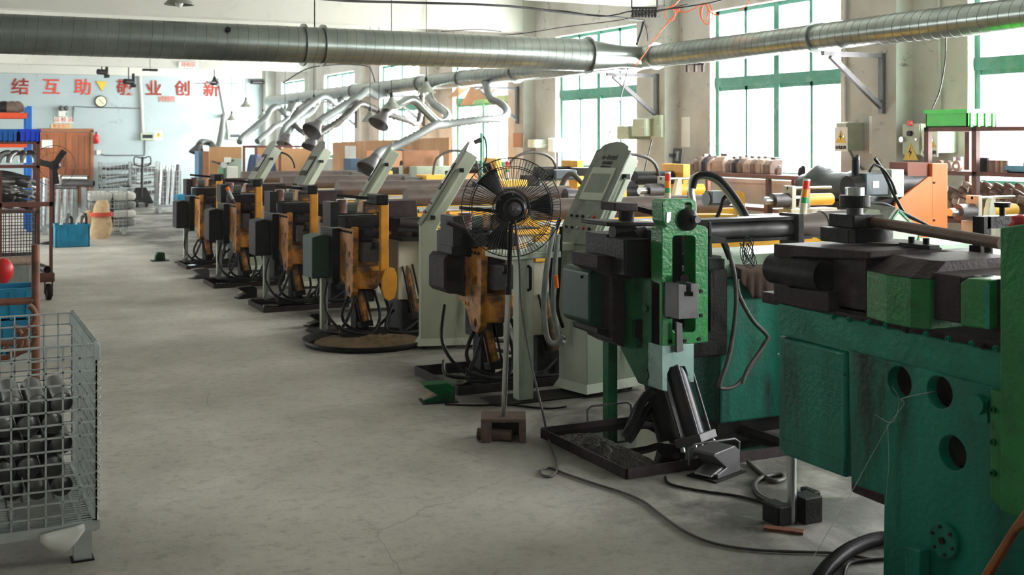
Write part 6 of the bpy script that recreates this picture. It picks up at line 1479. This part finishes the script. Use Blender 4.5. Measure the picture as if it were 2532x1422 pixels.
# thick silver-wrapped hose arching behind the green bender
P = [(1714, 560), (1712, 505), (1708, 470), (1716, 442), (1740, 434), (1772, 445), (1800, 475), (1828, 515), (1845, 548)]
t = thing('wrapped_hose', 'thick silver and black wrapped hose arching behind the green bender', 'hose', PD(1712, 505, 8.2))
put('hose', M().tube([PD(a, b, 8.2) for a, b in P], .028, 10, sub=6), steel_lt, t); put('cable', M().tube([PD(a + 6, b - 4, 7.95) for a, b in P[2:]], .02, 10, sub=6), rubber, t)
single('cable_loop', M().tube([PD(a, b, 8.3) for a, b in ((1770, 545), (1782, 515), (1790, 490), (1805, 486), (1830, 510), (1835, 545))], .014, 8, sub=6), rubber, 'thin black cable loop under the silver wrapped hose', 'cable')
# near bed of the row behind: mandrel chuck line and yellow feed bar
def feedline(px0, px1, py, d, label):
    a, b = PD(px0, py, d), PD(px1, py, d * 1.03); b = Vector((b.x, a.y, a.z)); t = thing('feed_unit', label, 'feed unit', a)
    L = b.x - a.x
    put('shaft', M().cyl(a, a + Vector((L * .3, 0, 0)), .03), steel_lt, t); put('chuck', M().cyl(a + Vector((L * .12, 0, 0)), a + Vector((L * .34, 0, 0)), .06), steel_mid, t)
    put('clamp_bracket', M().box(a.x + L * .34, a.x + L * .4, a.y - .06, a.y + .06, a.z - .08, a.z + .12), cream, t, .004)
    put('guide_plate', M().prism([(a.x + L * .45, a.y - .05, a.z - .2), (a.x + L * .62, a.y - .05, a.z - .2), (a.x + L * .62, a.y - .05, a.z + .1), (a.x + L * .56, a.y - .05, a.z + .1)], (0, .05, 0)), cream, t)
    put('feed_cylinder', M().cyl(a + Vector((L * .6, 0, 0)), b, .05), yellow, t)
    put('stand', M().box(a.x + L * .3, b.x, a.y - .08, a.y + .08, .9, a.z - .07), cream, t, .004); put('column', M().box(a.x + L * .4, a.x + L * .6, a.y - .08, a.y + .08, 0, .9), cream, t)
    put('tie_bar', M().cyl(a + Vector((L * .34, 0, .1)), b + Vector((0, 0, .1)), .012), steel_lt, t)
feedline(1580, 1735, 472, 10.0, 'cream feed unit with yellow cylinder left of the mould shelf legs')
feedline(1890, 2060, 497, 9.6, 'cream feed unit with yellow cylinder below the tarpaulin bundle')
feedline(2348, 2520, 525, 8.6, 'cream and steel feed unit before the elbow rack at the right edge')

put('carriage', M().prism([PD(1728, 531, 8.3), PD(1825, 531, 8.3), PD(1825, 552, 8.3), PD(1728, 552, 8.3)], (0, .2, 0)), yellow, mA, .006)
put('motor_plate', M().prism([PD(1822, 472, 8.6), PD(1840, 478, 8.6), PD(1845, 532, 8.6), PD(1822, 532, 8.6)], (0, .04, 0)), yellow, mA, .003)
put('servo_motor', M().cyl(PD(1745, 492, 8.6), PD(1800, 492, 8.7), .05).box(PD(1750, 492, 8.6).x, PD(1790, 492, 8.6).x, PD(1750, 492, 8.6).y - .06, PD(1750, 492, 8.6).y + .04, 1.28, 1.37), mat('blue_grey_motor', '4a5662', .4), mA, .004)
# cardboard flaps over the third window
m = M()
for k, (x0_, x1_, dz) in enumerate(((1132, 1165, 14), (1163, 1198, 22), (1196, 1236, 16))):
    a, b = PX(x0_, 214, 8.86), PX(x1_, 214, 8.86); m.hexa([a + Vector((0, 0, -.008)), b + Vector((0, 0, -.008)), b + Vector((-.25, 0, -.02 * dz + .1)), a + Vector((-.2, 0, -.016 * dz)), a, b, b + Vector((-.25, 0, -.02 * dz + .108)), a + Vector((-.2, 0, -.016 * dz + .008))])
single('cardboard_flaps', m, mat('brown_cardboard', 'a8794f', .7), 'row of brown cardboard flaps under the duct at the top of the third window', 'cardboard')
# dark servo units of the second bender, left of the near console head
t = thing('servo_motor_pair', 'dark servo motors and grey hose left of the nearest console head', 'motor', PD(1400, 445, 12.5)); t.location.z = 0
a = PD(1372, 432, 12.5); put('motor', M().box(a.x, a.x + .28, a.y, a.y + .2, a.z - .06, a.z + .05), mat('blue_grey_motor', '4a5662'), t, .02)
put('end_bell', M().cyl((a.x - .1, a.y + .1, a.z), (a.x + .02, a.y + .1, a.z), .07), steel_blk, t); put('cable_chain', M().box(a.x + .3, a.x + .75, a.y + .05, a.y + .2, a.z - .02, a.z + .07), steel_blk, t, .01)
put('hose', M().tube([PD(x, y, 12.2) for x, y in ((1385, 470), (1398, 440), (1415, 430), (1435, 448), (1452, 468))], .028, 10, sub=6), rubber_g, t)
put('motor_stand', M().box(a.x + .05, a.x + .2, a.y + .05, a.y + .15, 0, a.z - .06), cream, t)

# thin scattering volume added to imitate bloom and veiling glow from the windows
hz = bpy.data.materials.new('bloom_haze'); hz.use_nodes = True; nt = hz.node_tree; nt.nodes.clear()
o_ = nt.nodes.new('ShaderNodeOutputMaterial'); v_ = nt.nodes.new('ShaderNodeVolumeScatter'); v_.inputs['Density'].default_value = .0014; v_.inputs['Anisotropy'].default_value = .35
nt.links.new(v_.outputs[0], o_.inputs['Volume'])
struct('haze', M().box(XL + .02, XW - .32, YF + .02, YB - .02, .001, ZC - .02), hz)
